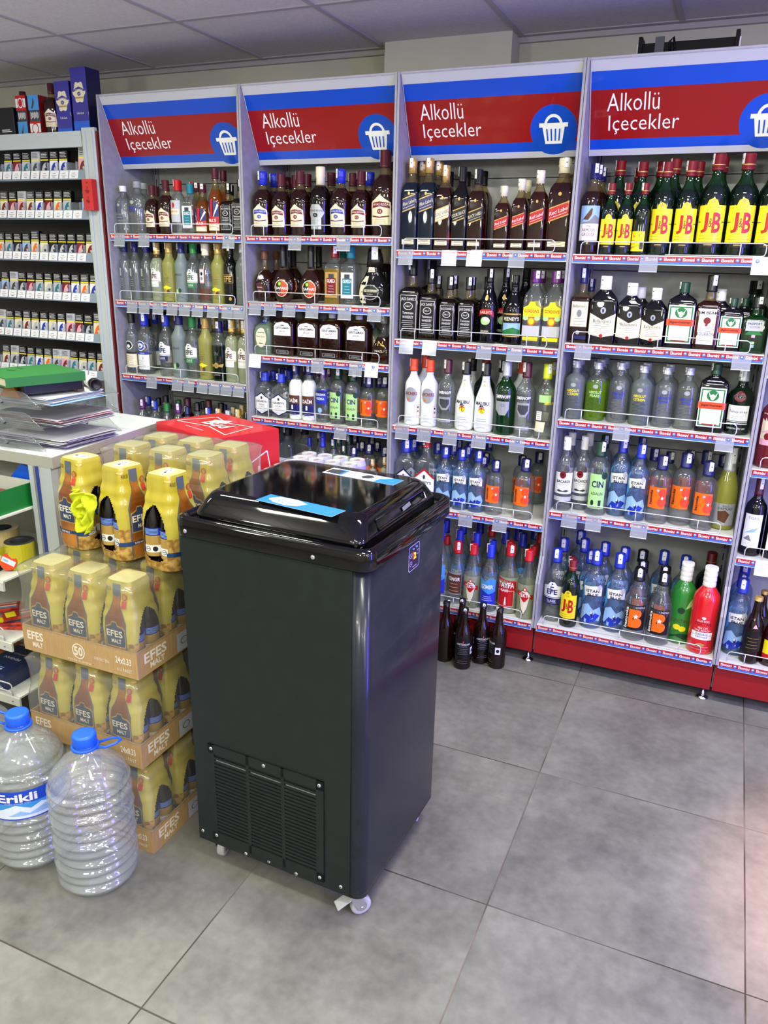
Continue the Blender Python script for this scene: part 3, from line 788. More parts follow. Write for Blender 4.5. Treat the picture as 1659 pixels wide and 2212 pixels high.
# ---------------------------------------------------------------- bottles
# profiles: (height fraction, radius fraction, squareness 0..1)
PR = dict(
 std=[(0, .86), (.012, .98), (.03, 1), (.60, 1), (.65, .93), (.69, .76), (.73, .55), (.77, .42), (.82, .37), (.97, .35)],
 slim=[(0, .88), (.012, .98), (.03, 1), (.62, 1), (.68, .9), (.73, .66), (.77, .48), (.82, .42), (.97, .4)],
 burg=[(0, .9), (.012, .98), (.03, 1), (.45, .93), (.58, 1), (.65, 1), (.70, .82), (.75, .6), (.82, .46), (.97, .42)],
 dome=[(0, .88), (.012, .98), (.03, 1), (.62, 1), (.68, .96), (.73, .82), (.765, .62), (.785, .42), (.81, .36), (.97, .35)],
 absolut=[(0, .88), (.012, .97), (.03, 1), (.62, 1), (.68, .95), (.73, .8), (.765, .58), (.785, .4), (.82, .36), (.97, .36)],
 chivas=[(0, .80), (.012, .9), (.03, .92), (.25, .93), (.45, .99), (.53, 1), (.60, .95), (.66, .78), (.70, .55), (.73, .42), (.78, .36), (.83, .32), (.97, .3)],
 malibu=[(0, .78), (.02, .92), (.06, 1), (.38, 1), (.50, .9), (.60, .68), (.68, .48), (.76, .38), (.84, .36), (.97, .35)],
 yek=[(0, .86), (.015, .97), (.03, 1), (.50, 1), (.58, .9), (.66, .66), (.73, .48), (.79, .40), (.97, .38)],
 bell=[(0, .88), (.015, .98), (.03, 1), (.50, 1), (.58, .92), (.66, .62), (.72, .42), (.80, .36), (.97, .36)],
 bail=[(0, .88), (.015, .98), (.03, 1), (.48, 1), (.56, .93), (.64, .72), (.72, .46), (.80, .36), (.97, .33)],
 wine=[(0, .88), (.015, .98), (.03, 1), (.60, 1), (.66, .9), (.71, .62), (.75, .42), (.80, .37), (.97, .36)],
 champ=[(0, .9), (.015, .99), (.03, 1), (.42, 1), (.52, .92), (.62, .72), (.72, .5), (.80, .38), (.88, .33), (.97, .34)],
 beer=[(0, .86), (.015, .97), (.03, 1), (.55, 1), (.62, .9), (.68, .66), (.74, .48), (.82, .42), (.90, .38), (.97, .40)],
 safari=[(0, .42), (.015, .5), (.05, .66), (.14, .88), (.26, 1), (.36, .96), (.45, .8), (.53, .52), (.60, .3), (.70, .22), (.97, .2)],
 baron=[(0, .75), (.02, .88), (.1, .98), (.3, 1), (.42, .97), (.52, .8), (.58, .5), (.63, .3), (.80, .27), (.97, .27)],
 sher=[(0, .7), (.02, .82), (.1, .96), (.25, 1), (.38, .92), (.5, .66), (.6, .46), (.66, .42), (.97, .4)],
 tanq=[(0, .86), (.015, .97), (.03, 1), (.46, 1), (.47, 1.05), (.60, 1.04), (.65, .9), (.70, .6), (.75, .42), (.80, .38), (.97, .38)],
 dem=[(0, .9), (.02, 1), (.08, 1), (.55, .97), (.62, .85), (.68, .56), (.73, .4), (.80, .36), (.97, .36)],
 # square ones
 jw=[(0, .9, 1), (.012, .98, 1), (.03, 1, 1), (.62, 1, 1), (.69, .9, .8), (.75, .62, .4), (.80, .44, .1), (.85, .40, 0), (.97, .38, 0)],
 jd=[(0, .9, 1), (.012, .98, 1), (.03, 1, 1), (.58, 1, 1), (.62, .93, 1), (.655, .6, .5), (.68, .42, 0), (.72, .44, 0), (.80, .36, 0), (.97, .36, 0)],
 olm=[(0, .9, 1), (.012, .98, 1), (.03, 1, 1), (.60, 1, 1), (.68, .95, 1), (.73, .62, .4), (.76, .42, 0), (.82, .36, 0), (.97, .36, 0)],
 jag=[(0, .92, 1), (.012, .98, 1), (.03, 1, 1), (.66, 1, 1), (.74, .92, .9), (.79, .6, .5), (.82, .34, 0), (.86, .3, 0), (.97, .3, 0)],
 bal=[(0, .9, .8), (.012, .98, .8), (.03, 1, .8), (.62, 1, .8), (.68, .9, .7), (.74, .66, .4), (.79, .42, 0), (.83, .36, 0), (.97, .35, 0)],
 gen=[(0, .9, 1), (.012, .98, 1), (.03, 1, 1), (.70, 1, 1), (.76, .96, .9), (.82, .74, .5), (.86, .40, .1), (.89, .26, 0), (.97, .25, 0)],
 don=[(0, .92, .7), (.02, 1, .7), (.5, 1, .7), (.60, .9, .6), (.68, .66, .3), (.74, .36, 0), (.79, .3, 0), (.97, .3, 0)],
 naz=[(0, .92, 1), (.02, 1, 1), (.3, .86, .9), (.52, .56, .6), (.64, .3, .1), (.72, .22, 0), (.97, .22, 0)],
 gil=[(0, .9, .7), (.015, .98, .7), (.03, 1, .7), (.62, 1, .7), (.69, .86, .5), (.74, .56, .2), (.78, .42, 0), (.97, .38, 0)])
CAPX = {}
# type: profile, liquid, upper glass, fill, cap material, cap z0, cap radius fraction, label dsl, description, (second cap band)
def sp(*a): return a
JBL = "P yellow -1.1 .14 1.1 .14 1.1 .50 .45 .50 .3 .55 0 .57 -.3 .55 -.45 .50 -1.1 .50|R -1.1 .09 1.1 .14 black|R -.3 .108 .3 .118 gold|T RARE 0 .485 .02 .5 gold|X J -.42 .33 .20 .5 red|T & 0 .33 .09 .25 dred|X B .42 .33 .20 .6 red|L -.8 .17 .8 .20 2 gold|E 0 .535 .14 .018 gold|R -1.1 .335 -.75 .341 navy|R .78 .335 1.1 .341 navy"
CHL = "P cream -.85 .14 .85 .14 .9 .22 .8 .40 .35 .44 0 .49 -.35 .44 -.8 .40 -.9 .22|P {c} -.98 .36 -.6 .395 0 .41 .6 .395 .98 .36 .9 .325 0 .352 -.9 .325|T CHIVAS_REGAL 0 .375 .026 1.5 white|E 0 .295 .22 .030 {c}|T {n} 0 .295 .026 .24 white|P {d} -.7 .25 0 .235 .7 .25 .7 .235 0 .22 -.7 .235|L -.5 .16 .5 .20 3 gold"
JWL = "K .35|R -1.2 {a} 1.2 {b} gold|R -1.2 {a2} 1.2 {b2} {c}|T {t} 0 {m} .04 {w} {tc}|L -.7 {l} .7 {l} 1 {tc}|K 0|R -.75 .06 .75 .115 cream|L -.5 .07 .5 .1 2 brown|E 0 .62 .14 .02 gold"
def jw(c, t, tc='white', w=1.5, lo=.36, bandc=None):
    return JWL.format(a=lo, b=lo+.15, a2=lo+.012, b2=lo+.138, c=c, t=t, m=lo+.082, w=w, tc=tc, l=lo+.035)
ABSL = "E 0 .60 .26 .035 silver|X ABSOLUT 0 .50 .045 1.25 {c}|X {t} 0 .44 .045 {w} {c}|L -.7 .20 .7 .39 9 {l}"
BAZL = "R -.95 .24 .75 .56 orange|E .42 .475 .38 .062 rorange|E .42 .34 .42 .07 rorange|V bazooka -.62 .40 .28 .22 black|R -.1 .5 .1 .53 lblue|P white .42 .43 .48 .41 .55 .41 .5 .395 .52 .375 .42 .388 .32 .375 .34 .395 .29 .41 .36 .41"
EFEL = "P white -1.1 .34 1.1 .34 1.1 .50 .5 .52 .2 .57 -.2 .57 -.5 .52 -1.1 .50|X EFE 0 .43 .075 1.1 {k}|T F 0 .45 .11 .35 {k}|E 0 .54 .08 .012 {k}|R -1.1 .35 1.1 .358 {c}|P {c2} -.75 .25 .75 .25 .75 .34 -.75 .34|T {t} 0 .305 .03 .9 white|L -.5 .27 .5 .285 2 lgrey"
GILL = "P white -.9 .16 0 .06 .9 .16 .9 .42 0 .54 -.9 .42|P {c} -.95 .40 0 .53 .95 .40 .95 .43 0 .56 -.95 .43|X GILBEY'S 0 .345 .045 1.35 black|T {t} 0 .27 .038 .75 black|E 0 .43 .12 .035 dgrey|L -.5 .17 .5 .22 2 grey|P {c} -.95 .14 0 .04 .95 .14 .95 .165 0 .065 -.95 .165"
ISTL = "P white -.9 .42 -.2 .46 .9 .44 .9 .56 .3 .58 -.9 .56|X iSTAN 0 .51 .04 1.2 black|X BLUE .05 .46 .035 1.0 black|P lblue -1.1 .12 -.4 .08 .2 .14 .9 .10 1.1 .2 .8 .30 .2 .26 -.3 .34 -.9 .30|P blue -.9 .1 -.1 .08 .5 .12 .9 .18 .4 .22 .1 .17 -.4 .2|P sky -1.1 .3 -.7 .4 -.9 .56 -.7 .66 -1.0 .62|E .1 .2 .12 .03 navy|E .06 .22 .06 .016 white|E .6 .56 .22 .035 lgrey"
BALL = "P cream -.92 .14 0 .10 .92 .14 .92 .46 0 .36 -.92 .46|T Ballantine's 0 .345 .05 1.3 black|L -.6 .18 .6 .30 5 grey|E 0 .125 .13 .026 red|E 0 .50 .2 .05 silver|P navy -.05 .47 .05 .47 .08 .52 -.08 .52"
JAGL = "R -.88 .08 .88 .66 white|B -.8 .10 .8 .64 .09 green|R -.68 .12 .68 .34 white|R -.95 .35 .95 .45 rorange|X Jägermeister 0 .40 .045 1.5 black|E 0 .545 .42 .078 green|E 0 .52 .16 .04 cream|P white -.3 .60 -.16 .55 0 .57 .16 .55 .3 .60 .22 .53 .06 .50 0 .47 -.06 .50 -.22 .53|L -.5 .17 .5 .30 4 lgrey|R -.5 .115 .5 .13 red"
T = dict(
 ABS=sp('absolut', 'clear', 'clear', .66, 'silver', .88, .42, ABSL.format(c='blue', t='VODKA', w=.9, l='grey'), 'clear short-necked vodka bottle with blue lettering'),
 ABSs=sp('absolut', 'clear', 'clear', .66, 'white', .88, .42, "R -1 .45 -.4 .6 blue|E 0 .60 .2 .03 silver|L -.5 .2 .5 .4 4 lgrey", 'small clear vodka bottle with white cap'),
 CIT=sp('absolut', 'cit', 'cit', .66, 'silver', .88, .42, ABSL.format(c='yellow', t='CITRON', w=1.1, l='black'), 'frosted grey vodka bottle with yellow lettering'),
 PEA=sp('absolut', 'pear', 'clear', .66, 'silver', .88, .42, ABSL.format(c='lgreen', t='PEARS', w=.95, l='dgreen'), 'green-tinted vodka bottle with pale green lettering'),
 CHI=sp('chivas', 'amber', 'neck', .72, 'maroon', .80, .40, CHL.format(c='dred', n='12', d='dred'), 'round-shouldered whisky bottle with maroon cap'),
 CHIx=sp('chivas', 'lamber', 'neck', .72, 'maroon', .80, .40, CHL.format(c='dred', n='12', d='dred'), 'tall round-shouldered whisky bottle with maroon cap'),
 CH8=sp('chivas', 'amber', 'neck', .72, 'cblue', .79, .42, CHL.format(c='blue', n='18', d='purple'), 'round-shouldered whisky bottle with bright blue cap'),
 CH25=sp('chivas', 'dark', 'neck', .72, 'cream', .74, .42, "P silver -.6 .10 .6 .10 .6 .26 .9 .34 .4 .46 -.4 .46 -.9 .34 -.6 .26|T CHIVAS_REGAL 0 .37 .026 1.5 black|E 0 .305 .25 .03 black|T 25 0 .305 .026 .24 silver|L -.4 .13 .4 .22 4 grey", 'dark whisky bottle with pale gold cap'),
 BEE=sp('slim', 'clear', 'clear', .76, 'red', .80, .5, "R -1 .22 1 .62 lgrey|R -.8 .36 .8 .46 cream|T BEEFEATER 0 .415 .03 1.3 red|E 0 .53 .2 .05 red", 'slim clear gin bottle with red cap'),
 OLS=sp('olm', 'clear', 'clear', .62, 'teal', .80, .5, "R -.8 .12 .8 .56 white|R -.6 .18 .6 .46 teal|X OLMECA 0 .41 .06 1.05 white|R -.35 .46 .35 .53 dgrey|L -.4 .22 .4 .32 3 white", 'square tequila bottle with teal label and cap'),
 OLG=sp('olm', 'teq', 'clear', .62, 'dred', .80, .5, "R -.8 .12 .8 .56 gold|R -.6 .18 .6 .46 dred|X OLMECA 0 .41 .06 1.05 white|R -.35 .46 .35 .53 dgrey|L -.4 .22 .4 .32 3 white", 'square tequila bottle with gold and red label'),
 BEL=sp('bell', 'lamber', 'neck', .68, 'maroon', .84, .45, "P navy -1 .20 1 .20 1 .44 .6 .50 0 .53 -.6 .50 -1 .44|P white 0 .2 1 .44 .8 .47|P white 0 .2 -1 .44 -.8 .47|P red -.12 .2 .12 .2 .2 .52 -.2 .52|R -1 .16 1 .27 red|X BELL'S 0 .215 .05 1.2 white|R -1 .06 1 .16 cream", 'whisky bottle with a union-flag style label'),
 JD=sp('jd', 'dark', 'neck', .66, 'black', .80, .42, "R -.86 .08 .86 .58 black|B -.80 .10 .80 .56 .035 white|T JACK_DANIEL'S 0 .505 .05 1.45 white|E 0 .42 .46 .05 white|E 0 .42 .40 .042 black|T No.7 0 .42 .028 .5 white|T Tennessee 0 .335 .035 1.1 white|T WHISKEY 0 .28 .035 1.1 white|L -.6 .13 .6 .23 5 white", 'square black-labelled whiskey bottle'),
 JB=sp('std', 'dgrn', 'grn', .70, 'dred', .84, .46, JBL, 'green whisky bottle with yellow label and red cap'),
 JBb=sp('std', 'dgrn', 'grn', .70, 'dred', .84, .46, "R -1.1 .05 .75 .33 yellow|T J&B -.6 .26 .05 .35 red|T $ .1 .27 .04 .12 black|L -1 .1 -.3 .2 3 dgreen|R .25 .08 .65 .18 dgrey", 'small green whisky bottle turned to its back label'),
 JBk=sp('std', 'dgrn', 'grn', .70, 'dred', .82, .40, "", 'green bottle with dark red cap and no visible label'),
 RAK=sp('slim', 'clear', 'clear', .70, 'navy', .83, .5, "R -.55 .42 -.1 .55 lgrey|R -.45 .44 -.2 .53 silver|L -.7 .25 .2 .36 4 lgrey", 'slim clear raki bottle with navy cap'),
 RAKs=sp('slim', 'clear', 'clear', .70, 'silver', .83, .5, "R -.6 .3 .6 .5 white", 'slim clear raki bottle with silver cap'),
 EFEg=sp('slim', 'milky', 'neck', .74, 'gold', .80, .5, EFEL.format(k='brown', c='gold', c2='white', t='GOLD'), 'pale raki bottle with gold cap and white arched label'),
 EFEn=sp('slim', 'clear', 'clear', .70, 'green', .82, .5, EFEL.format(k='dgreen', c='green', c2='green', t='YAS'), 'clear raki bottle with bright green cap'),
 EFEb=sp('slim', 'clear', 'clear', .70, 'blue', .82, .48, EFEL.format(k='navy', c='navy', c2='navy', t='KLASIK'), 'clear raki bottle with blue cap and white arched label'),
 EFEk=sp('slim', 'blk', 'blk', .74, 'black', .82, .5, "X EFE 0 .43 .1 1.3 gold|B -.9 .36 .9 .5 .05 gold|E .4 .1 .2 .03 gold", 'black raki bottle with gold lettering'),
 BURy=sp('burg', 'frosty', 'frosty', .8, 'gold', .83, .5, "T BURGAZ 0 .47 .035 1.3 gold|L -.5 .33 .5 .41 4 brown|P yellow -.8 .24 0 .28 .8 .24 0 .2|E -.1 .18 .2 .045 gold|E .3 .18 .2 .035 brown", 'frosted yellow raki bottle with gold cap'),
 BURf=sp('burg', 'frost', 'frost', .8, 'navy', .83, .5, "T BURGAZ 0 .47 .035 1.3 dgrey|L -.5 .33 .5 .41 3 grey|E -.1 .18 .2 .045 lgreen|E .3 .2 .22 .04 dgreen", 'frosted grey raki bottle with a green grape print'),
 BURx=sp('slim', 'cit', 'cit', .8, 'lgrey', .86, .45, "E -.2 .45 .15 .02 grey|L -.5 .2 .5 .4 4 grey", 'frosted dark grey bottle with pale stopper'),
 CLEp=sp('slim', 'clear', 'clear', .7, 'cream', .80, .52, "R -.5 .34 .3 .58 pink|R -.4 .36 .2 .56 white|E -.1 .50 .2 .03 black|E -.1 .42 .2 .03 grey|R -1 .05 1 .25 brown", 'clear raki bottle with a pink paper sticker'),
 YEN=sp('slim', 'clear', 'clear', .70, 'black', .84, .5, "E 0 .475 .62 .075 white|E 0 .475 .52 .062 black|E 0 .46 .25 .03 white|R -1.1 .10 1.1 .36 cream|R -1.1 .33 1.1 .36 black|L -.6 .15 .6 .29 5 brown", 'clear raki bottle with a black round emblem'),
 MAV=sp('slim', 'clear', 'clear', .70, 'cblue', .80, .5, "E 0 .475 .66 .085 white|E 0 .475 .58 .073 blue|E 0 .475 .36 .045 white|P blue -.2 .45 0 .50 .2 .45|R -1.1 .08 1.1 .37 white|R -1.1 .33 1.1 .37 blue|T MAVI .2 .35 .022 .6 white|T 3 .3 .27 .04 .15 navy|L -.5 .12 .6 .22 4 grey", 'clear raki bottle with a blue round emblem'),
 MAVp=sp('slim', 'clear', 'clear', .70, 'purple', .80, .5, "", 'clear bottle with a greyish purple cap'),
 SEF=sp('slim', 'dgrn', 'clear', .6, 'navy', .82, .5, "T SN 0 .47 .06 .5 grey|E 0 .27 .3 .05 gold|P gold -1 .30 -.2 .28 -.2 .25 -.8 .24|P gold 1 .30 .2 .28 .2 .25 .8 .24|T Sarı 0 .27 .03 .2 brown|L -.5 .1 .5 .12 2 lgrey", 'dark green raki bottle with a winged gold seal'),
 BAR=sp('baron', 'amber', 'neck', .62, 'brown', .82, .36, "E 0 .48 .35 .05 silver|E 0 .48 .22 .03 cream|P brown -.5 .34 .1 .38 .5 .20 -.1 .14|P maroon -.42 .33 .08 .36 .42 .20 -.08 .16|T Baron 0 .28 .03 .5 cream|L -.2 .2 .2 .22 2 cream", 'round chestnut-brown cognac bottle with a hanging tag'),
 SAF=sp('safari', 'amber', 'neck', .58, 'black', .60, .27, "E 0 .25 .62 .155 cream|E 0 .25 .56 .14 rorange|P black -.04 .39 -.2 .38 -.45 .33 -.55 .25 -.45 .17 -.2 .12 -.04 .11|E -.12 .33 .18 .045 green|E -.12 .33 .11 .028 lime|X SAFARI 0 .25 .05 .95 white|L -.3 .16 .3 .20 2 cream", 'round-bodied liqueur bottle with long black neck'),
 SHE=sp('sher', 'blk', 'blk', .9, 'black', .66, .50, "P cream -1 .05 -.35 .05 -.3 .25 -.25 .45 -.3 .62 -.5 .6 -.9 .4 -1.05 .2|E 0 .24 .58 .13 silver|E 0 .24 .53 .118 black|R -.45 .245 .45 .285 cream|X SHERIDAN'S 0 .265 .035 .85 black|T Coffee 0 .21 .02 .4 cream|R -.46 .58 .46 .66 cream|T SHERIDAN'S 0 .61 .02 .6 dred", 'two-tone cream and black liqueur bottle'),
 DON=sp('don', 'donj', 'donj', .7, 'grey', .84, .42, "E 0 .38 .62 .22 cream|T Don_Julio 0 .40 .05 1.0 navy|R -.25 .24 .2 .26 navy|R -.32 .70 .32 .80 blue|T REPO 0 .75 .03 .4 white", 'pale green tequila bottle with yellow oval label'),
 GEN=sp('gen', 'amber', 'neck', .84, 'lgrey', .90, .30, "P white -.78 .46 .78 .46 .78 .66 .55 .74 0 .77 -.55 .74 -.78 .66|X GENTLEMAN 0 .63 .05 1.3 black|T JACK 0 .55 .05 .6 black|E 0 .69 .2 .015 grey|L -.5 .49 .5 .51 2 grey|R -.55 .05 .55 .13 lgrey|R -.52 .056 .52 .124 black|L -.4 .08 .4 .1 2 lgrey", 'wide rectangular whiskey bottle with white arched label'),
 NAZ=sp('naz', 'amber', 'clear', .55, 'silver', .84, .32, "T N 0 .42 .10 .5 gold|P gold -.3 .36 .4 .40 .5 .36 0 .38|T NAZLI 0 .26 .045 .9 cream", 'brown pyramid-shaped bottle with gold script'),
 GIL=sp('gil', 'clear', 'clear', .72, 'blue', .80, .48, GILL.format(c='navy', t='VODKA'), 'clear vodka bottle with hexagonal navy-edged label'),
 GI3=sp('gil', 'clear', 'clear', .72, 'blue', .80, .44, GILL.format(c='navy', t='VODKA'), 'clear vodka bottle with navy peaked label'),
 GIG=sp('gil', 'clear', 'clear', .72, 'red', .90, .40, "P white -.95 .06 .95 .06 .95 .42 0 .56 -.95 .42|P red -.98 .41 0 .55 .98 .41 .98 .44 0 .585 -.98 .44|X GILBEY'S 0 .36 .045 1.4 black|T GIN 0 .29 .035 .6 black|E 0 .45 .12 .035 dgrey|L -.5 .15 .5 .22 3 grey", 'clear gin bottle with red peaked label'),
 DAI=sp('slim', 'whiteg', 'clear', .74, 'navy', .84, .5, "R -1 .10 1 .46 navy|R -1 .30 1 .46 brown|X DAİM 0 .37 .09 1.4 white|R -.15 .2 .1 .28 white|L -.5 .12 .5 .15 2 lgrey", 'milky white vodka bottle with brown and navy label'),
 BOR=sp('slim', 'clear', 'clear', .7, 'purple', .84, .42, "R -1 .36 1 .62 blue|X BOROWA 0 .54 .05 1.5 white|X VODKA 0 .46 .05 1.2 white|R -1 .56 1 .6 navy|E 0 .24 .3 .05 lblue", 'clear vodka bottle with blue wraparound label'),
 CIN=sp('dome', 'clear', 'clear', .7, 'dgreen', .80, .48, "R -.8 .10 .8 .58 lgreen|X CIN 0 .44 .09 1.1 navy|T ADALIN 0 .31 .04 1.1 dgreen|E .6 .56 .3 .05 dgreen|E -.35 .18 .15 .04 dgreen|R .2 .12 .45 .22 dgreen", 'clear gin bottle with pale green label'),
 BAZ=sp('dome', 'clear', 'clear', .7, 'navy', .80, .5, BAZL+"|O 0 0|E -.2 .825 .14 .02 white", 'clear vodka bottle with orange label and black cap'),
 BAO=sp('yek', 'clear', 'clear', .62, 'black', .83, .48, "R -.95 .16 .95 .52 black|R -.5 .20 .2 .46 orange|E .15 .40 .42 .062 orange|E .2 .27 .45 .072 orange|V bazooka -.72 .33 .28 .3 white|P white .1 .40 .16 .375 .3 .375 .2 .355 .24 .33 .1 .345 -.04 .33 0 .355 -.1 .375 .04 .375|R -.15 .32 -.05 .34 black|T 3_DISTILE .4 .49 .02 .8 white", 'clear vodka bottle with black label and big orange letter'),
 CLEk=sp('gil', 'clear', 'clear', .72, 'black', .84, .5, "R -.8 .1 .8 .4 lgrey", 'large clear bottle with black cap'),
 IZM=sp('yek', 'clear', 'clear', .62, 'cblue', .80, .46, "P sky -1 .12 1 .12 1 .50 .3 .52 -.3 .47 -1 .53|P cblue -1 .12 1 .12 1 .32 .2 .28 -1 .36|X IZMIR 0 .39 .06 1.4 white|L -.6 .18 .6 .24 3 white", 'clear raki bottle with blue sea label and blue cap'),
 IZG=sp('yek', 'clear', 'clear', .62, 'dgreen', .80, .46, "P teal -1 .12 1 .12 1 .50 .3 .52 -.3 .47 -1 .53|X IZMIR 0 .39 .06 1.4 white", 'clear raki bottle with dark green cap'),
 JWB=sp('jw', 'bluek', 'neck', .74, 'gold', .84, .5, jw('navy', 'Blue_Label', 'cream', 1.4, .44), 'square dark blue whisky bottle with gold cap'),
 JWG=sp('jw', 'amber', 'neck', .74, 'gold', .80, .46, jw('cream', 'GOLD_LABEL', 'brown', 1.6), 'square amber whisky bottle with slanted cream label'),
 JWK=sp('jw', 'amber', 'neck', .74, 'black', .82, .5, jw('black', 'BLACK_LABEL', 'cream', 1.6), 'square amber whisky bottle with slanted black label'),
 JWD=sp('jw', 'blk', 'blk', .74, 'black', .82, .48, jw('black', 'DOUBLE_BLACK', 'cream', 1.7), 'square black whisky bottle with slanted black label'),
 JWR=sp('jw', 'amber', 'neck', .74, 'cream', .84, .5, jw('red', 'Red_Label'), 'square amber whisky bottle with slanted red label'),
 BAI=sp('bail', 'blk', 'blk', .8, 'black', .82, .38, "E 0 .62 .2 .04 gold|P red -.9 .36 -.4 .40 .4 .40 .9 .36 .8 .44 .4 .47 -.4 .47 -.8 .44|T BAILEYS 0 .425 .04 1.3 cream|E 0 .31 .5 .055 lgreen|E .1 .33 .3 .03 white|T ORIGINAL 0 .17 .03 .9 cream", 'black cream-liqueur bottle with landscape label'),
 FEE=sp('bail', 'blk', 'blk', .8, 'black', .84, .36, "R -.95 .12 .95 .46 gold|R -.9 .14 .9 .44 black|X FEENEY'S 0 .38 .055 1.5 cream|R -.9 .15 .9 .32 lblue|P green -.9 .15 .9 .15 .9 .22 .2 .26 -.9 .2", 'black cream-liqueur bottle with a coastal picture label'),
 GOR=sp('jw', 'clear', 'clear', .72, 'purple', .84, .5, "P yellow -.9 .40 .9 .40 .9 .52 .4 .55 .25 .60 -.25 .60 -.4 .55 -.9 .52|X GORDON'S 0 .475 .045 1.5 red|E 0 .34 .4 .06 orange|E 0 .34 .28 .042 yellow|E .6 .38 .3 .03 lgreen|E -.6 .38 .3 .03 lgreen|R -.8 .08 .8 .13 yellow|R -.9 .14 .9 .28 lgrey", 'clear gin bottle with yellow lemon label and purple cap'),
 ARC=sp('std', 'whiteg', 'whiteg', .8, 'rorange', .82, .48, "E 0 .47 .75 .115 silver|X ARCHERS 0 .49 .05 1.6 dred|E -.3 .40 .15 .02 orange|R .75 .14 1.2 .32 pink|R .8 .15 1.15 .31 white|E .95 .28 .1 .018 black|E .95 .22 .12 .02 grey|L -.4 .12 .2 .17 2 lgrey", 'opaque white schnapps bottle with silver disc'),
 SMI=sp('std', 'clear', 'clear', .7, 'maroon', .80, .46, "R -.9 .50 .75 .57 dgrey|X SMIRNOFF -.05 .535 .045 1.5 white|P silver -.75 .36 -.3 .28 .3 .28 .6 .36 .6 .47 -.75 .47|P dgrey -.6 .37 -.2 .31 .2 .31 .5 .37 .5 .44 -.6 .44|R -.8 .1 .7 .15 silver", 'clear vodka bottle with a silver shield'),
 SMG=sp('std', 'grn', 'grn', .7, 'silver', .80, .46, "R -.9 .50 .75 .57 dgrey|X SMIRNOFF -.05 .535 .045 1.5 white|P silver -.75 .36 -.3 .28 .3 .28 .6 .36 .6 .47 -.75 .47|T ICE 0 .42 .04 .4 teal", 'green vodka bottle with silver cap'),
 SMY=sp('std', 'clear', 'clear', .7, 'lime', .80, .46, "P lgreen -.6 .5 .6 .5 .6 .6 -.6 .6|X SMIRNOFF .5 .49 .035 1.0 yellow|R -.8 .26 -.2 .38 white|L -.7 .28 -.3 .36 4 dgrey|P cream -.9 .1 .1 .1 .2 .24 -.8 .24", 'clear vodka bottle with yellow-green cap'),
 MAL=sp('malibu', 'whiteg', 'whiteg', .8, 'black', .82, .46, "X MALIBU 0 .43 .05 1.5 black|E 0 .33 .32 .045 orange|E .02 .315 .3 .03 yellow|R -.04 .30 .02 .38 black|P black -.3 .37 0 .385 .3 .37 .1 .40 0 .392 -.1 .41|L -.6 .14 .6 .20 3 grey|T MALIBU 0 .74 .02 .5 black|E 0 .69 .15 .015 lime", 'opaque white rum bottle with palm-tree sunset picture'),
 IST=sp('std', 'blueclear', 'clear', .7, 'blue', .82, .48, ISTL, 'pale blue vodka bottle with ocean print'),
 CEN=sp('yek', 'clear', 'clear', .62, 'red', .82, .46, "R -.95 .16 .95 .52 silver|R -.9 .18 .9 .50 brown|X CENGIR 0 .42 .06 1.5 white|L -.6 .22 .6 .34 3 cream", 'clear vodka bottle with rust-brown label'),
 YEK=sp('yek', 'milky', 'clear', .52, 'red', .84, .46, "P black 0 .06 .35 .18 .58 .33 .45 .42 0 .46 -.45 .42 -.58 .33 -.35 .18|P cream 0 .08 .32 .18 .53 .33 .42 .41 0 .45 -.42 .41 -.53 .33 -.32 .18|P red -.95 .36 .95 .30 .95 .37 -.95 .43|P red -.5 .34 .5 .34 .1 .27 -.1 .27|X YEKTA 0 .365 .05 1.3 white|E 0 .455 .2 .03 red|E 0 .455 .12 .018 cream", 'clear raki bottle with red ribbon label and red cap'),
 TAY=sp('yek', 'milky', 'clear', .55, 'red', .84, .42, "P red -1 .36 1 .34 1 .50 -1 .54|X TAYFA 0 .44 .08 1.6 white|P red -.8 .12 0 .09 .8 .12 .8 .36 -.8 .36|X RAKI -.1 .36 .04 .7 white|P white -.08 .14 .12 .14 .06 .26 -.02 .26|B -.8 .12 .8 .36 .03 white", 'wide clear raki bottle with bold red label'),
 GRO=sp('std', 'amber', 'neck', .7, 'navy', .84, .44, "R -1 .14 1 .54 white|R -1 .34 1 .54 lblue|P grey -1 .34 1 .34 1 .40 .5 .44 0 .37|P brown -.7 .39 -.1 .38 .2 .44 .25 .50 .15 .515 -.05 .48 -.3 .44 -.8 .36|T FAMOUS 0 .27 .035 1.2 dred|T GROUSE 0 .22 .035 1.2 dred|T THE 0 .31 .02 .4 dred|R -1 .10 1 .15 black|E 0 .125 .1 .015 gold", 'whisky bottle with red game-bird picture label'),
 BA2=sp('jd', 'amber', 'neck', .62, 'navy', .80, .42, "R -.85 .22 .85 .56 cream|T Ballantine's 0 .50 .04 1.4 black|E 0 .40 .25 .05 grey|E 0 .14 .2 .028 silver|L -.6 .25 .6 .33 3 grey|R -.3 .05 .9 .10 navy", 'square amber whisky bottle with cream label'),
 BAL=sp('bal', 'blk', 'neck', .84, 'white', .80, .42, BALL, 'flat brown-black whisky bottle with pale chevron label'),
 JAG=sp('jag', 'blk', 'dgrn', .84, 'dgreen', .84, .36, JAGL, 'dark flat liqueur bottle with stag label and orange band'),
 JIM=sp('jd', 'amber', 'neck', .66, 'black', .78, .46, "P white -.95 .08 .95 .08 .95 .52 .8 .56 -.8 .56 -.95 .52|X JIM_BEAM 0 .50 .05 1.6 black|E 0 .40 .3 .045 dred|P dred -.15 .34 0 .32 .1 .35 0 .38|T BOURBON 0 .22 .045 1.4 black|L -.6 .26 .6 .29 2 grey|L -.5 .13 .5 .16 2 grey", 'squared bourbon bottle with white label and red seal'),
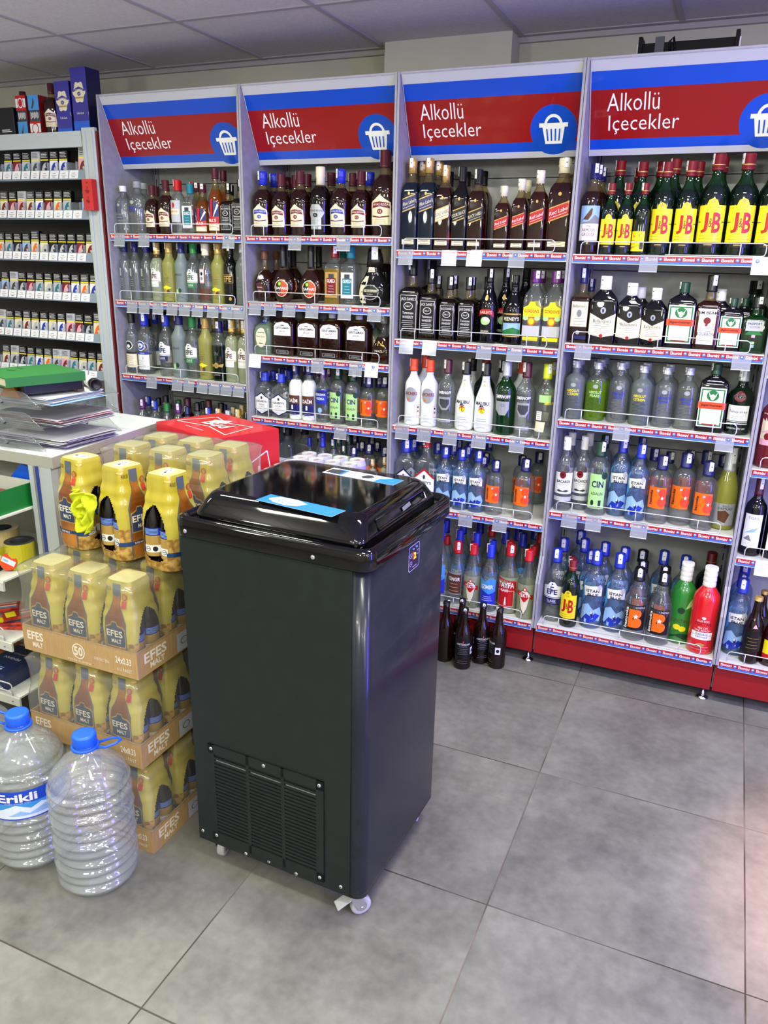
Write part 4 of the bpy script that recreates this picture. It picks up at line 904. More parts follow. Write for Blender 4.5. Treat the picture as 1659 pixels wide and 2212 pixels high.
 PAS=sp('jd', 'grn', 'grn', .66, 'black', .80, .46, "R -.7 .40 .7 .58 lgrey|X PASSPORT 0 .53 .04 1.1 dgreen|T SCOTCH 0 .47 .035 .8 dgreen|P green -.7 .33 .7 .33 .4 .40 -.4 .40|R -.15 .28 .15 .33 pink|R -.15 .22 .15 .27 black|R -.15 .16 .15 .21 lgreen|R -.15 .10 .15 .15 lblue", 'green scotch bottle with small stacked stamp label'),
 TAN=sp('tanq', 'dgrn', 'dgrn', .7, 'silver', .82, .42, "R -.9 .20 .9 .46 white|R -.9 .21 .9 .22 dgreen|T Tanqueray 0 .36 .05 1.5 black|L -.5 .26 .5 .29 2 grey|R -.9 .165 .9 .185 lgrey|X LONDON_DRY_GIN 0 .10 .03 1.5 lgrey|E 0 .60 .42 .08 dred|E 0 .60 .30 .055 maroon", 'dark green gin bottle with wax-red seal'),
 BAC=sp('std', 'water', 'clear', .7, 'white', .82, .42, "R -1.1 .24 1.1 .53 white|E -.1 .50 .36 .05 dred|P black -.3 .50 -.1 .515 .1 .50 -.1 .49|X BACARDI 0 .41 .04 1.5 black|T CARTA_BLANCA 0 .37 .018 1.1 grey|P dgrey -.7 .28 -.4 .30 0 .28 .4 .30 .7 .28 .4 .265 0 .27 -.4 .265|L -.6 .31 .6 .34 2 lgrey|R -1.1 .14 1.1 .20 lgrey", 'clear rum bottle with white label and red disc'),
 INC=sp('champ', 'winec', 'winec', .9, 'silver', .70, .52, "R -1.1 .06 1.1 .33 silver|T INCI .2 .30 .025 .5 black|T DAMLASI .2 .27 .03 1.2 black|P brown -.3 .12 .3 .09 .6 .2 .2 .25 -.4 .23", 'pale sparkling wine bottle with silver foil neck'),
 KOG=sp('slim', 'greeng', 'greeng', .8, 'white', .77, .50, "E 0 .43 .3 .04 dgreen|T COCTAIL 0 .30 .04 1.4 brown|E -.2 .22 .3 .035 yellow|E .25 .20 .3 .035 yellow|P dgreen -1 .05 -.2 .1 .6 .06 1 .12 .2 .14 -.6 .1|P lgreen .3 .45 1 .5 .9 .6 .6 .55", 'green coated cocktail bottle with stacked shot cups'),
 KOR=sp('slim', 'redg', 'redg', .8, 'white', .77, .50, "T KOKTEYL 0 .40 .022 .9 white|T COCTAIL 0 .365 .035 1.3 dred|T SEX_ON 0 .32 .022 .7 white|T THE_BEACH 0 .29 .022 1.2 white|R -.8 .18 .8 .27 white|T Sensiz 0 .25 .022 .9 navy|T Olmaz 0 .215 .022 .9 navy|R -.8 .232 .8 .235 navy|E 0 .12 .3 .02 gold|L -.7 .06 .7 .09 2 pink|E 0 .44 .15 .015 white", 'bright red cocktail bottle with stacked shot cups'),
 WIN=sp('wine', 'blk', 'blk', .9, 'maroon', .78, .42, "R -.85 .12 .85 .55 white|T TIGRIS 0 .50 .035 1.0 grey|P lblue -.6 .3 0 .36 .6 .38 .2 .32|P grey -.7 .22 -.2 .28 .1 .2|L -.5 .16 .5 .18 2 lgrey", 'dark red-wine bottle with white river-sketch label'),
 ROS=sp('wine', 'rose', 'rose', .9, 'maroon', .78, .42, "R -.9 .30 .9 .62 cream|R -.9 .26 .9 .33 pink|E -.3 .36 .25 .04 dred|P pink -.9 .4 0 .46 .9 .44 .9 .4", 'pinkish red wine bottle with cream label'),
 BEB=sp('beer', 'beer', 'beer', .9, 'gold', .94, .44, "R -1 .2 1 .5 black|L -.6 .25 .6 .4 4 gold|P pink -.2 .56 .3 .56 .05 .62", 'brown beer bottle with gold crown cap'),
 BEF=sp('beer', 'beer', 'beer', .9, 'black', .955, .44, "R -1 .22 1 .52 black|X AMSTERDAM 0 .44 .035 1.6 lgrey|T NAVIGATOR 0 .40 .02 1.0 grey|L -.6 .27 .6 .36 4 grey|P rorange -.08 .47 .08 .47 0 .51|R .9 .26 1.5 .38 white|E 1.2 .32 .18 .03 black|L -.6 .12 .6 .15 2 grey", 'brown beer bottle'),
 AMB=sp('bail', 'amber', 'neck', .8, 'black', .84, .4, "R -1 .12 1 .42 yellow|R -1 .12 1 .2 red", 'amber liqueur bottle with yellow label'),
)
for a, b, d in (('BELt', 'BEL', 'tall whisky bottle with a union-flag style label'), ('JDl', 'JD', 'extra large square black-labelled whiskey bottle'), ('JBs', 'JB', 'small green whisky bottle with yellow label'),
        ('JBl', 'JB', 'large green whisky bottle with yellow label'), ('JWRs', 'JWR', 'small square whisky bottle with slanted red label'), ('JWRl', 'JWR', 'extra large square whisky bottle, slanted red label'), ('ISL', 'IST', 'large pale blue vodka bottle with ocean print')):
    T[a] = T[b][:8]+(d,)
SEG = 24
HR['BEF'] = (.255, .034)
P_SQ = {k: 1 for k in T if PR[T[k][0]][3][-1] == 1 and len(PR[T[k][0]][3]) == 3}
def ring(z, hw, hd, sq, seg=SEG):
    n = 2+6*sq; out = []
    for i in range(seg):
        a = 2*PI*(i+.5)/seg; c, s_ = math.cos(a), math.sin(a); e = 2/n
        out.append(Vector((math.copysign(abs(c)**e, c)*hw, math.copysign(abs(s_)**e, s_)*hd, z)))
    return out
def make_bottle(t):
    p, lq, up, fill, capm, cz, cr, dsl, desc = T[t]; H, R = HR[t]; fl = FLAT.get(t, 1)
    prof = [(q+(0,) if len(q) == 2 else q) for q in PR[p]]
    root = thing('bottle', (0, 0, 0))
    rr = min(r for z, r, s in prof[3:])
    def hd(r): return r*R*(fl+(1-fl)*max(0, min(1, (.6-r)/(.6-rr)))) if fl < 1 else r*R
    # refine profile and set the fill line
    secs = []; ms = []; P = []
    for i in range(len(prof)-1):
        P.append(prof[i])
        if prof[i][0] < fill < prof[i+1][0]:
            t_ = (fill-prof[i][0])/(prof[i+1][0]-prof[i][0]); P.append(tuple(a+(b-a)*t_ for a, b in zip(prof[i], prof[i+1])))
    P.append(prof[-1])
    for z, r, s in P: secs.append(ring(z*H, r*R, hd(r), s))
    for i in range(len(P)-1): ms.append(G[lq] if P[i+1][0] <= fill+.001 else G[up])
    mb = MB(); mb.loft(secs, None, ms=ms); mb.build('glass_body', root)
    # cap
    cm = MT[capm]; mb = MB(); rc = cr*R; c0 = cz*H; c1 = H
    if t in ('BACx',): pass
    if t in ('KOG', 'KOR'):
        pr = []
        z = c0
        for k in range(4): pr += [(rc*.92, z), (rc, z+.004), (rc*.95, z+(c1-c0)/4-.002)]; z += (c1-c0)/4
        mb.lathe(pr, cm, 16)
    elif t in ('JWB', 'JWR', 'JWRs', 'JWRl', 'CH25', 'JWG', 'CH8'):
        d = c1-c0; mb.lathe([(rc*.98, c0), (rc*.9, c0+d*.35), (rc*.97, c0+d*.42), (rc*1.05, c0+d*.5), (rc*.97, c0+d*.6), (rc*1.03, c0+d*.7), (rc*.98, c1-.001), (rc*.8, c1)], cm, 16)
    elif t == 'SHE':
        d = c1-c0; mb.loft([[Vector((x*q+sh, y*q*.8, z)) for x, y in [(math.cos(a*PI/8), math.sin(a*PI/8)) for a in range(16)]] for q, z, sh in ((rc, c0, 0), (rc*1.05, c0+d*.3, .004), (rc*.9, c0+d*.7, .002), (rc*.3, c1, -.01))], cm)
    else:
        d = c1-c0; mb.lathe([(rc*1.0, c0), (rc, c0+d*.12), (rc*.96, c0+d*.14), (rc*.97, c1-.0025), (rc*.88, c1)], cm, 16)
        if t.startswith('EFEg') or t.startswith('JB'): mb.lathe([(rc*1.02, c0+d*.3), (rc*1.02, c0+d*.36)], 'gold' if t.startswith('JB') else 'cream', 16, cap0=False, cap1=False)
    C_ = mb.build('cap', root)
    if t not in ('JBk', 'BEB', 'SAF', 'GEN', 'CH25', 'AMB', 'KOG', 'KOR', 'DON', 'BAR'):
        d = c1-c0; a0 = random.choice([-1.5, -1.0, -.35, .1])
        mb = MB(); n = 3; wd = .75
        vs = []; rs = rc*1.05+.0004
        for i in range(n+1):
            a = a0+wd*i/n
            vs += [(rs*math.sin(a), -rs*math.cos(a), c1-d*.62), (rs*math.sin(a), -rs*math.cos(a), c1+.0002), (rs*.3*math.sin(a), -rs*.3*math.cos(a), c1+.0006)]
        mb.add(vs, [(3*i, 3*i+3, 3*i+4, 3*i+1) for i in range(n)]+[(3*i+1, 3*i+4, 3*i+5, 3*i+2) for i in range(n)], 'white')
        am = a0+wd/2; c_, s_ = math.cos(am), math.sin(am); zc = c1-d*.3
        mb.add([((rs+.0003)*math.sin(am+o), -(rs+.0003)*math.cos(am+o), zc+e) for o, e in ((-.12, -.0015), (.12, -.0015), (.12, .0015), (-.12, .0015))], [(0, 1, 2, 3)], 'dgrey')
        mb.build('tax_stamp', C_)
    # label
    if dsl:
        def rad(v):
            v /= H
            for i in range(len(P)-1):
                if P[i][0] <= v <= P[i+1][0]: k = (v-P[i][0])/(P[i+1][0]-P[i][0]); return P[i][1]+(P[i+1][1]-P[i][1])*k, P[i][2]+(P[i+1][2]-P[i][2])*k
            return P[-1][1], 0
        g = Gfx(R, H).run(dsl); mb = MB(); square = P[3][2] > .5
        if square:
            def warp(u, v, h):
                r, s = rad(v); n = 2+6*s; x = max(-.97, min(.97, u/(r*R+1e-9)))
                return Vector((x*r*R, -(hd(r)*(1-abs(x)**n)**(1/n)+h+.0002), v))
            g.bake(mb, warp, off=.00012, base=.0004, step=.012, vstep=.02)
        else:
            def warp(u, v, h):
                r, s = rad(v); a = u/R; return Vector(((r*R+h)*math.sin(a), -(hd(r)+h)*math.cos(a), v))
            g.bake(mb, warp, off=.00012, base=.0006, step=R*.3, vstep=.02 if p in ('chivas', 'safari', 'baron', 'sher', 'malibu', 'bail', 'champ', 'burg', 'don', 'tanq', 'dem') else .05)
        mb.build('front_label', root)
    if t == 'BAR':
        mb = MB(); mb.tube([(0, -.012, .125), (-.01, -.03, .11), (-.012, -.046, .08)], .0007, 'cream', 5); mb.build('tag_string', root)
    return root
PROTO = {}; TREE = {}
def place_bottle(t, loc, h, rz, label, group, kx=1):
    if t not in PROTO:
        r = make_bottle(t); PROTO[t] = r; TREE[t] = tree_of(r)
    else: r = copy_tree(PROTO[t], None, TREE[t])
    r.location = loc; s = h/HR[t][0]; r.scale = (s*kx, s*kx, s); r.rotation_euler = (0, 0, rz)
    tag(r, label, 'bottle', group); return r
rows = [l.split() for l in BOT.strip().split('\n')]
rows = [(a, b, c, float(x), float(y), float(h)) for a, b, c, x, y, h in rows]
byshelf = {}
for r in rows: byshelf.setdefault(r[0], []).append(r)
def shname(s): n = int(s[2]); b = int(s[1]); return ('bottom' if (n == 5 and b != 2) else ORD[n]), ORD[b]
ORDW = ['', 'first', 'second', 'third', 'fourth', 'fifth', 'sixth', 'seventh', 'eighth', 'ninth', 'tenth']
for s, L in byshelf.items():
    lv, bn = shname(s); where = '%s shelf under %s sign' % (lv, bn) if s[1] != '5' else '%s shelf at the right picture edge' % lv
    for rowk in 'FB':
        R_ = sorted([r for r in L if r[1] == rowk], key=lambda r: r[3])
        for i, r in enumerate(R_):
            t = r[2]; desc = T[t][8]; same = [q for q in R_ if q[2] == t]; alls = [q for q in L if q[2] == t]
            if len(alls) == 1: pos = 'on '
            else:
                j = same.index(r)+1
                fr = 'front row' if rowk == 'F' else 'behind'
                if len(same) == 1: pos = fr+', '
                elif j == 1: pos = 'leftmost %s, ' % fr
                elif j == len(same): pos = 'rightmost %s, ' % fr
                else: pos = '%s %s, ' % (ORDW[j], fr)
            words = (desc+' '+pos+where).split()
            lab = (desc+', '+pos+where) if pos != 'on ' else desc+', '+where
            if len(lab.split()) > 16: lab = lab.replace(' bottle with ', ' bottle, ', 1)
            if len(lab.split()) > 16: lab = lab.replace(' and ', ', ', 1)
            if len(lab.split()) > 16:
                d = desc.split(); cut = len(lab.split())-16; lab = ' '.join(d[:len(d)-cut])+', '+pos+where
            z = ZS[s]+.0012
            place_bottle(t, (r[3], r[4], z), r[5], random.uniform(-.12, .12) if P_SQ.get(t) is None else 0, lab, 'bottles on the %s' % where, .93 if s in ('s43', 's44') else 1)
# loose brown beer bottles on the floor in front of the third bay
for i, (x, y) in enumerate([(1.660, -.135), (1.745, -.162), (1.710, -.085), (1.797, -.087), (1.868, -.098)]):
    o = place_bottle('BEF', (x, y, 0.0006), .255, [2.6, .3, 0, .5, -.9][i], ['brown beer bottle on the floor, hardly seen past the freezer edge', 'brown beer bottle on the floor, standing nearest the camera', 'brown beer bottle on the floor, at the back of the group beside freezer', 'brown beer bottle on the floor, label facing the room, middle of group', 'brown beer bottle on the floor, rightmost of the group'][i], 'beer bottles on the floor')
# ---------------------------------------------------------------- ice cream freezer
def rrect(w, d, r, z, n=6, cx=0, cy=0):
    out = []
    for (sx, sy, a0) in ((1, -1, -90), (1, 1, 0), (-1, 1, 90), (-1, -1, 180)):
        for i in range(n+1):
            a = math.radians(a0+90*i/n); out.append(Vector((cx+sx*(w/2-r)+r*math.cos(a), cy+sy*(d/2-r)+r*math.sin(a), z)))
    return out
fzm = noisy('charcoal_green_freezer_steel', (24, 32, 30), (28, 36, 34), 25, .42, bump=.03, coat=.0)
fz_bluelit = noisy('blue_lit_freezer_steel', (26, 28, 36), (30, 32, 40), 25, .24, bump=.02, coat=.1)  # bluer copy of the body steel, with reflected blue light in the colour
gloss = solid('glossy_black_plastic', (6, 6, 8), .06)
FZ = thing('ice_cream_freezer', (1.6955, -1.2575, 0), math.radians(-2.1), 'black ice cream freezer on castors with domed glossy lid and two blue stickers', 'freezer')
W_, D_ = .485, .45
mb = MB()
n = 6; rings = [rrect(W_, D_, .028, z, n) for z in (.085, .1, .5, .94)]
mb.loft(rings, fzm, smooth=True)
# right flank (+x faces) in a bluer steel, the blue light's reflection put into its colour
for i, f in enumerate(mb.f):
    if len(f) == 4 and all(mb.v[q][0] > W_/2-.0285 for q in f): mb.m[i] = mb.mi(fz_bluelit)
mb.build('cabinet_body', FZ)
for m_ in (fzm, fz_bluelit): m_.node_tree.nodes['Principled BSDF'].inputs['Specular IOR Level'].default_value = .35
mb = MB(); mb.box(-W_/2+.005, -D_/2-.0035, .088, W_/2-.034, -D_/2-.0004, .938, fzm, bev=.001); mb.build('front_panel', FZ)
mb = MB(); rw, rd = W_+.022, D_+.024
mb.loft([rrect(rw-.004, rd-.004, .032, .935, n), rrect(rw, rd, .034, .939, n), rrect(rw, rd, .034, .968, n), rrect(rw-.006, rd-.006, .032, .979, n), rrect(rw-.02, rd-.02, .03, .983, n), rrect(rw-.034, rd-.034, .026, .981, n), rrect(rw-.04, rd-.04, .026, .972, n)], gloss)
mb.build('top_rim', FZ)
LD = MB(); lw, ld = .440, .418
LD.loft([rrect(lw, ld, .03, .972, n), rrect(lw, ld, .03, .984, n), rrect(lw-.004, ld-.006, .032, .990, n), rrect(lw-.030, ld-.040, .038, 1.018, n), rrect(lw-.040, ld-.054, .04, 1.026, n), rrect(lw-.056, ld-.070, .04, 1.031, n), rrect(lw-.075, ld-.09, .04, 1.033, n)], gloss)
lid = LD.build('lid', FZ)
# grip recess on the right slope
mb = MB()
p = [Vector(q) for q in ((.2165, -.125, .992), (.2165, .135, .992), (.2065, .135, 1.012), (.2065, -.125, 1.012))]
fr = [p[0], p[1], p[2], p[3]]; cc = sum(fr, Vector())/4; nn = Vector((.9, 0, .45))
mb.tube([q+nn*.001 for q in fr], .0035, gloss, 6, closed=True); mb.build('grip_recess', lid)
mb = MB(); M = Matrix.Translation(cc+nn*.0035+Vector((0, .02, 0))) @ Matrix.Rotation(math.radians(63), 4, 'Y') @ Matrix.Rotation(math.radians(4), 4, 'Z')
mb.box(-.0045, -.022, 0, .0045, .022, .0012, solid('brushed_nameplate', (150, 152, 156), .3, metal=.6), M); mb.build('nameplate', lid)
# stickers
blue1 = solid('sticker_blue', (38, 130, 226), .35); solid('sticker_white', (238, 242, 246), .35)
def sticker(c, rz, dsl):
    g = Gfx(.205, .052).run(dsl); mb = MB(); M = Matrix.Translation(c) @ Matrix.Rotation(rz, 4, 'Z')
    mb.box(-.1025, -.026, 0, .1025, .026, .0005, 'sticker_white', M)
    g.bake(mb, lambda u, v, d: M @ Vector((u-.1025, v-.026, .0005+d)), off=.00008, base=.0001); return mb.build('sticker', lid)
inv = FZ.matrix_basis.inverted() if False else None
def loc_fz(x, y, z):
    a = math.radians(2.1); dx, dy = x-1.6955, y+1.2575; return Vector((dx*math.cos(a)-dy*math.sin(a), dx*math.sin(a)+dy*math.cos(a), z))
def T3(l): return l
sticker(loc_fz(1.7365, -1.427, 1.0332), math.radians(-6), "R 0 0 1 1 blue1|R 0 .0 .05 1 blue1|P sticker_white .08 .55 .16 .95 .38 1 .55 .75 .5 .3 .38 .12 .2 .2 .1 .4|E .3 .55 .09 .26 lblue|E .3 .6 .08 .22 sticker_white|T BIZLE .3 .8 .11 .14 blue|T DONDURMA .3 .64 .11 .2 blue|T AYRINTISI .3 .48 .11 .2 blue|L .52 .3 .8 .75 5 lblue|L .84 .3 .97 .5 2 white".replace('blue1', 'sticker_blue'))
sticker(loc_fz(1.757, -1.152, 1.0332), math.radians(-5), "R 0 0 1 1 sticker_white|P sticker_blue .72 0 1 0 1 1 .86 1 .8 .7 .74 .6|R .1 .1 .26 .9 sticker_blue|R .02 .15 .22 .8 dgrey|L .3 .3 .48 .8 5 lblue|P dgrey .5 .4 .54 .75 .6 .8 .66 .6 .62 .3 .55 .2|L .68 .3 .8 .8 4 lblue|L .86 .4 .96 .5 2 white")
# louvred grille
mb = MB(); gx0, gx1, gz0, gz1 = -.190, .140, .105, .394; y = -D_/2-.0036
M0 = None
mb.box(gx0, y-.0012, gz0, gx1, y, gz1, 'black')
t = .0018
def bar(a, b, c, d, yy=.0035): mb.box(a, y-yy, b, c, y-.0012, d, fzm)
cols = [(gx0+.017, gx0+.112), (gx0+.121, gx0+.213), (gx0+.222, gx1-.020)]
bar(gx0, gz0, gx1, gz0+.026); bar(gx0, gz1-.026, gx1, gz1); bar(gx0, gz0, gx0+.017, gz1); bar(gx1-.020, gz0, gx1, gz1); bar(gx0+.112, gz0, gx0+.121, gz1); bar(gx0+.213, gz0, gx0+.222, gz1)
nz = 22
for a, b in cols:
    for i in range(nz):
        zc = gz0+.026+(gz1-gz0-.052)*(i+1)/(nz+1)
        mb.box(a, y-.0034, zc-.0044, b, y-.0016, zc+.0018, fzm)
for a, b in cols: mb.box(a+.004, y-.0013, gz1-.048, b-.002, y-.00125, gz1-.038, 'silver')
gr = mb.build('louvred_grille', FZ)
screw = solid('bright_screw_head', (220, 222, 222), .25, metal=.8)
for (x, z) in ((gx0+.009, gz1-.012), ((gx0+gx1)/2, gz1-.010), (gx1-.011, gz1-.012), (gx1-.011, gz0+.012), (gx0+.012, gz0+.016), (-.09, .096), (-.225, .115), (-.02, .1), (.06, .096), (.185, .11)):
    mb = MB(); mb.lathe([(.0052, 0), (.0048, .0015), (.003, .0026)], screw, 10, M=Matrix.Translation((x, y-.0034 if gx0 < x < gx1 and z > gz0 else y+.0002, z)) @ Matrix.Rotation(PI/2, 4, 'X')); mb.lathe([(.0018, .0026), (.0017, .0028)], 'black', 6, M=Matrix.Translation((x, y-.0034 if gx0 < x < gx1 and z > gz0 else y+.0002, z)) @ Matrix.Rotation(PI/2, 4, 'X')); mb.build('screw', FZ)
for x in (-.215, .12):
    mb = MB(); mb.lathe([(.0052, 0), (.0048, .0015), (.003, .0026)], screw, 10, M=Matrix.Translation((x, -rd/2-.0001, .95)) @ Matrix.Rotation(PI/2, 4, 'X')); mb.build('rim_screw', FZ)
# control panel
xr = W_/2+.0006; mb = MB()
cb = solid('control_panel_film', (24, 22, 50), .3)
def pg(u, v, d): return Vector((xr+d, -.017+u, .857+v))
g = Gfx(.062, .062)
pts = lambda w, h, r: [(.5+sx*(w/2-r)+r*math.cos(math.radians(a0+15*i)), .5+sy*(h/2-r)+r*math.sin(math.radians(a0+15*i))) for sx, sy, a0 in ((1, -1, -90), (1, 1, 0), (-1, 1, 90), (-1, -1, 180)) for i in range(7)]
lilac = solid('panel_outline_lilac', (190, 180, 240), .4); ledb = solid('blue_led', (60, 90, 255), .4, emit=7); ledo = solid('orange_led_digit', (255, 120, 20), .4, emit=5)
g.poly(pts(1, 1, .12), 'panel_outline_lilac'); g.poly(pts(.94, .95, .10), 'control_panel_film')
for cx, cy in ((.2, .62), (.2, .3), (.82, .62)): g.ell(cx, cy, .12, .10, 'panel_outline_lilac', 14); g.ell(cx, cy, .10, .083, 'control_panel_film', 14)
g.poly([(.14, .60), (.26, .60), (.2, .66)], 'panel_outline_lilac'); g.poly([(.14, .32), (.26, .32), (.2, .26)], 'panel_outline_lilac')
g.ell(.68, .86, .05, .04, 'blue_led', 8); g.ell(.4, .85, .04, .03, 'blue_led', 8); g.txt('2', .52, .56, .26, .22, 'orange_led_digit', .03); g.rect(.3, .14, .7, .165, 'panel_outline_lilac')
g.bake(mb, pg, off=.00015, base=.0002); mb.build('control_panel', FZ)
# castors
rub = solid('pale_grey_castor_tyre', (186, 188, 184), .5); zinc = solid('zinc_plated_steel', (205, 205, 212), .2, metal=.9)
def castor(x, y, ang, brake):
    C_ = thing('castor', (x, y, 0)); C_.parent = FZ; C_.rotation_euler = (0, 0, ang)
    mb = MB(); mb.box(-.02, -.02, .0815, .02, .02, .0845, zinc); mb.lathe([(.017, .070), (.020, .072), (.020, .079), (.016, .0815)], zinc, 16)
    for s in (-1, 1): mb.prism([(-.014, .07), (.014, .07), (.022, .05), (.030, .024), (.012, .018), (-.006, .045)], 'x', s*.0135, s*.0155, zinc)
    mb.box(-.0155, -.014, .067, .0155, .014, .0705, zinc); mb.tube([(-.018, .018, .027), (.018, .018, .027)], .004, zinc, 8); mb.build('fork', C_)
    mb = MB(); M = Matrix.Translation((0, .018, .0265)) @ Matrix.Rotation(PI/2, 4, 'Y')
    mb.lathe([(.020, -.0105), (.0245, -.0095), (.0262, -.006), (.0262, .006), (.0245, .0095), (.020, .0105)], rub, 24, M=M); mb.lathe([(.014, -.0112), (.014, .0112)], zinc, 16, M=M); mb.build('wheel', C_)
    if brake:
        mb = MB(); M = Matrix.Translation((0, -.008, .058)) @ Matrix.Rotation(math.radians(28), 4, 'X'); mb.box(-.015, -.042, -.0015, .015, .008, .0015, rub, M, bev=.001); mb.build('brake_pedal', C_)
castor(-.205, -.185, .25, False); castor(.200, -.190, -.75, True); castor(.205, .175, .3, False); castor(-.2, .185, .1, False)
# ---------------------------------------------------------------- beer multipacks
mustard = noisy('yellow_printed_card', (180, 162, 36), (202, 188, 76), 14, .25, coat=.35, stretch=(1, 1, .25))
goldp = noisy('gold_printed_card', (146, 104, 34), (204, 164, 84), 70, .3, coat=.3, lo=.42, hi=.58)
bblue = solid('pack_band_blue', (20, 62, 110), .3, coat=.3); ambp = noisy('printed_beer_amber', (120, 62, 14), (196, 128, 44), 9, .3, coat=.3); steelp = solid('printed_bottle_edge', (84, 96, 108), .3, coat=.3)
slate = solid('printed_slate_label', (44, 62, 92), .35, coat=.3); solid('pack_red', (196, 60, 50), .4); kraft = noisy('kraft_cardboard', (176, 140, 88), (192, 158, 104), 60, .65, stretch=(8, 8, .3)); solid('kraft_print', (236, 226, 206), .5)
beerg = glass('dark_beer_glass', (60, 26, 12), (14, 9, 8), .9)
film = glass('shrink_film', (250, 250, 246), (236, 236, 226), .09, .14, gl=1.6, edge=.95)
PW = .0605
def pa(z):   # half width of the wrap at height z
    k = [(0, .057), (.02, .0605), (.115, .0605), (.145, .058), (.175, .050), (.205, .042), (.235, .040), (.243, .038)]
    for i in range(len(k)-1):
        if z <= k[i+1][0]: t = max(0, (z-k[i][0])/(k[i+1][0]-k[i][0])); t = t*t*(3-2*t) if k[i][0] > .1 else t; return k[i][1]+(k[i+1][1]-k[i][1])*t
    return k[-1][1]
def pe(z): return 3.2+2.5*max(0, min(1, (z-.16)/.06))
def surf_y(x, z):
    a = pa(z); n = pe(z); q = min(.985, abs(x)/a); return a*(1-q**n)**(1/n)
def make_wrap():
    mb = MB(); NP, NZ = 112, 62; zs = [.243*j/NZ for j in range(NZ+1)]; rings = []
    for z in zs:
        a = pa(z); e = 2/pe(z)
        rings.append([Vector((math.copysign(abs(math.cos(t))**e, math.cos(t))*a, math.copysign(abs(math.sin(t))**e, math.sin(t))*a, z)) for t in [2*PI*(i+.5)/NP for i in range(NP)]])
    mb.loft(rings, mustard, cap0=False, cap1=False)
    F, Mi, Sm = [], [], []
    gi = mb.mi(goldp); bi = mb.mi(bblue)
    for f, m, s in zip(mb.f, mb.m, mb.sm):
        c = [sum(mb.v[q][k] for q in f)/len(f) for k in range(3)]
        if abs(c[0]) > abs(c[1])*1.02:     # the two open flanks
            zz = (c[2]-.022)/(.168-.022)
            if 0 < zz < 1 and abs(c[1]) < .040*math.sqrt(max(0, 1-max(0, (zz-.35)/.65)**2))*(1 if zz > .12 else (zz/.12)**.5): continue
        if c[2] < .088: m = gi
        if .040 < c[2] < .052: m = bi
        F.append(f); Mi.append(m); Sm.append(s)
    mb.f, mb.m, mb.sm = F, Mi, Sm
    n = len(mb.v); r = rings[-1]
    mb.add([Vector((v.x*.97, v.y*.97, .2428)) for v in r], [tuple(range(len(r)))], solid('pack_top_card', (206, 196, 130), .3, coat=.4))
    # print on the two closed faces
    for sgn in (-1, 1):
        g = Gfx(1, 1); R_ = lambda pts, m: g.poly([(x*.001, z*.001) for x, z in pts], m)
        sil = [(-27, 6), (-30, 18), (-30, 138), (-26, 152), (-15, 174), (-11, 188), (-11, 236), (11, 236), (11, 188), (15, 174), (26, 152), (30, 138), (30, 18), (27, 6)]
        R_([(x*1.10, z*1.005) for x, z in sil], 'printed_bottle_edge'); R_([(x*.97, min(z, 214)) for x, z in sil], 'printed_beer_amber')
        g.ell(0, .218, .012, .016, 'printed_bottle_edge', 16)
        R_([(-29, 74), (29, 74), (31, 80), (31, 124), (24, 131), (9, 134), (5, 143), (-9, 143), (-13, 134), (-29, 127)], 'gold')
        R_([(-27, 77), (27, 77), (29, 82), (29, 121), (22, 128), (8, 131), (4, 140), (-8, 140), (-12, 131), (-27, 124)], 'printed_slate_label')
        g.txt('EFES', -.001, .111, .018, .050, 'kraft_print', .02); g.txt('MALT', .004, .091, .011, .030, 'kraft_print', .02)
        R_([(-57, 40), (57, 46), (57, 54), (-57, 50)], 'pack_band_blue'); g.txt('%100_MALT', -.008, .0465, .0055, .034, 'kraft_print', .02)
        g.txt('4X0.33', -.0255, .222, .010, .018, 'black'); g.rect(.018, .178, .031, .196, 'pack_red'); g.ell(.0245, .206, .007, .009, 'pack_red', 12); g.ell(.0245, .206, .0045, .0065, 'gold', 12)
        g.bake(mb, lambda u, v, d: Vector((-sgn*u if sgn > 0 else u, sgn*(surf_y(u, v)+d), v)), off=.00018, base=.0008, step=.006, vstep=.008)
    # arched openings are outlined by the card edge print on the flanks
    return mb.mesh('carton_wrap')
def make_beer():
    mb = MB(); P_ = [(.0265, 0), (.0285, .004), (.0285, .118), (.026, .135), (.018, .158), (.0135, .172), (.0125, .205), (.013, .228), (.0135, .236), (.006, .2375)]
    mb.lathe(P_, None, 16, ms=[beerg]*5+['gold']*4)
    g = Gfx(1, 1); g.rect(-.04, .086, .04, .106, 'blue'); 
    for k in range(5): g.rect(-.03, .089+.0034*k, .03, .0903+.0034*k, 'lblue')
    g.rect(-.06, .060, .06, .086, 'gold'); g.rect(-.04, .040, .04, .060, 'white'); g.ell(0, .050, .007, .007, 'black', 12); g.ell(0, .050, .0055, .0055, 'white', 12); g.rect(-.005, .049, .005, .051, 'black'); g.ell(.02, .050, .007, .007, 'black', 10); g.poly([(-.026, .044), (-.014, .044), (-.02, .056)], 'grey'); g.rect(-.06, .030, .06, .040, 'gold')
    g.bake(mb, lambda u, v, d: Vector(((.0287+d)*math.cos(u/.0287), (.0287+d)*math.sin(u/.0287), v)), off=.00015, base=.0003, step=.009)
    return mb.mesh('beer_bottle')
WRAP = make_wrap(); BEERM = make_beer()
def four_pack(name='four_pack', bottles=True, parent=None):
    r = thing(name, (0, 0, 0)); r.parent = parent
    obj('carton_wrap', WRAP, r)
    if bottles:
        for x in (-.0285, .0285):
            for y in (-.0285, .0285):
                b = obj('beer_bottle', BEERM, r, (x*.96, y*.96, .0015)); b.scale = (.93, .93, .98); b.rotation_euler = (0, 0, 0 if x > 0 else PI); b.parent = r
    return r
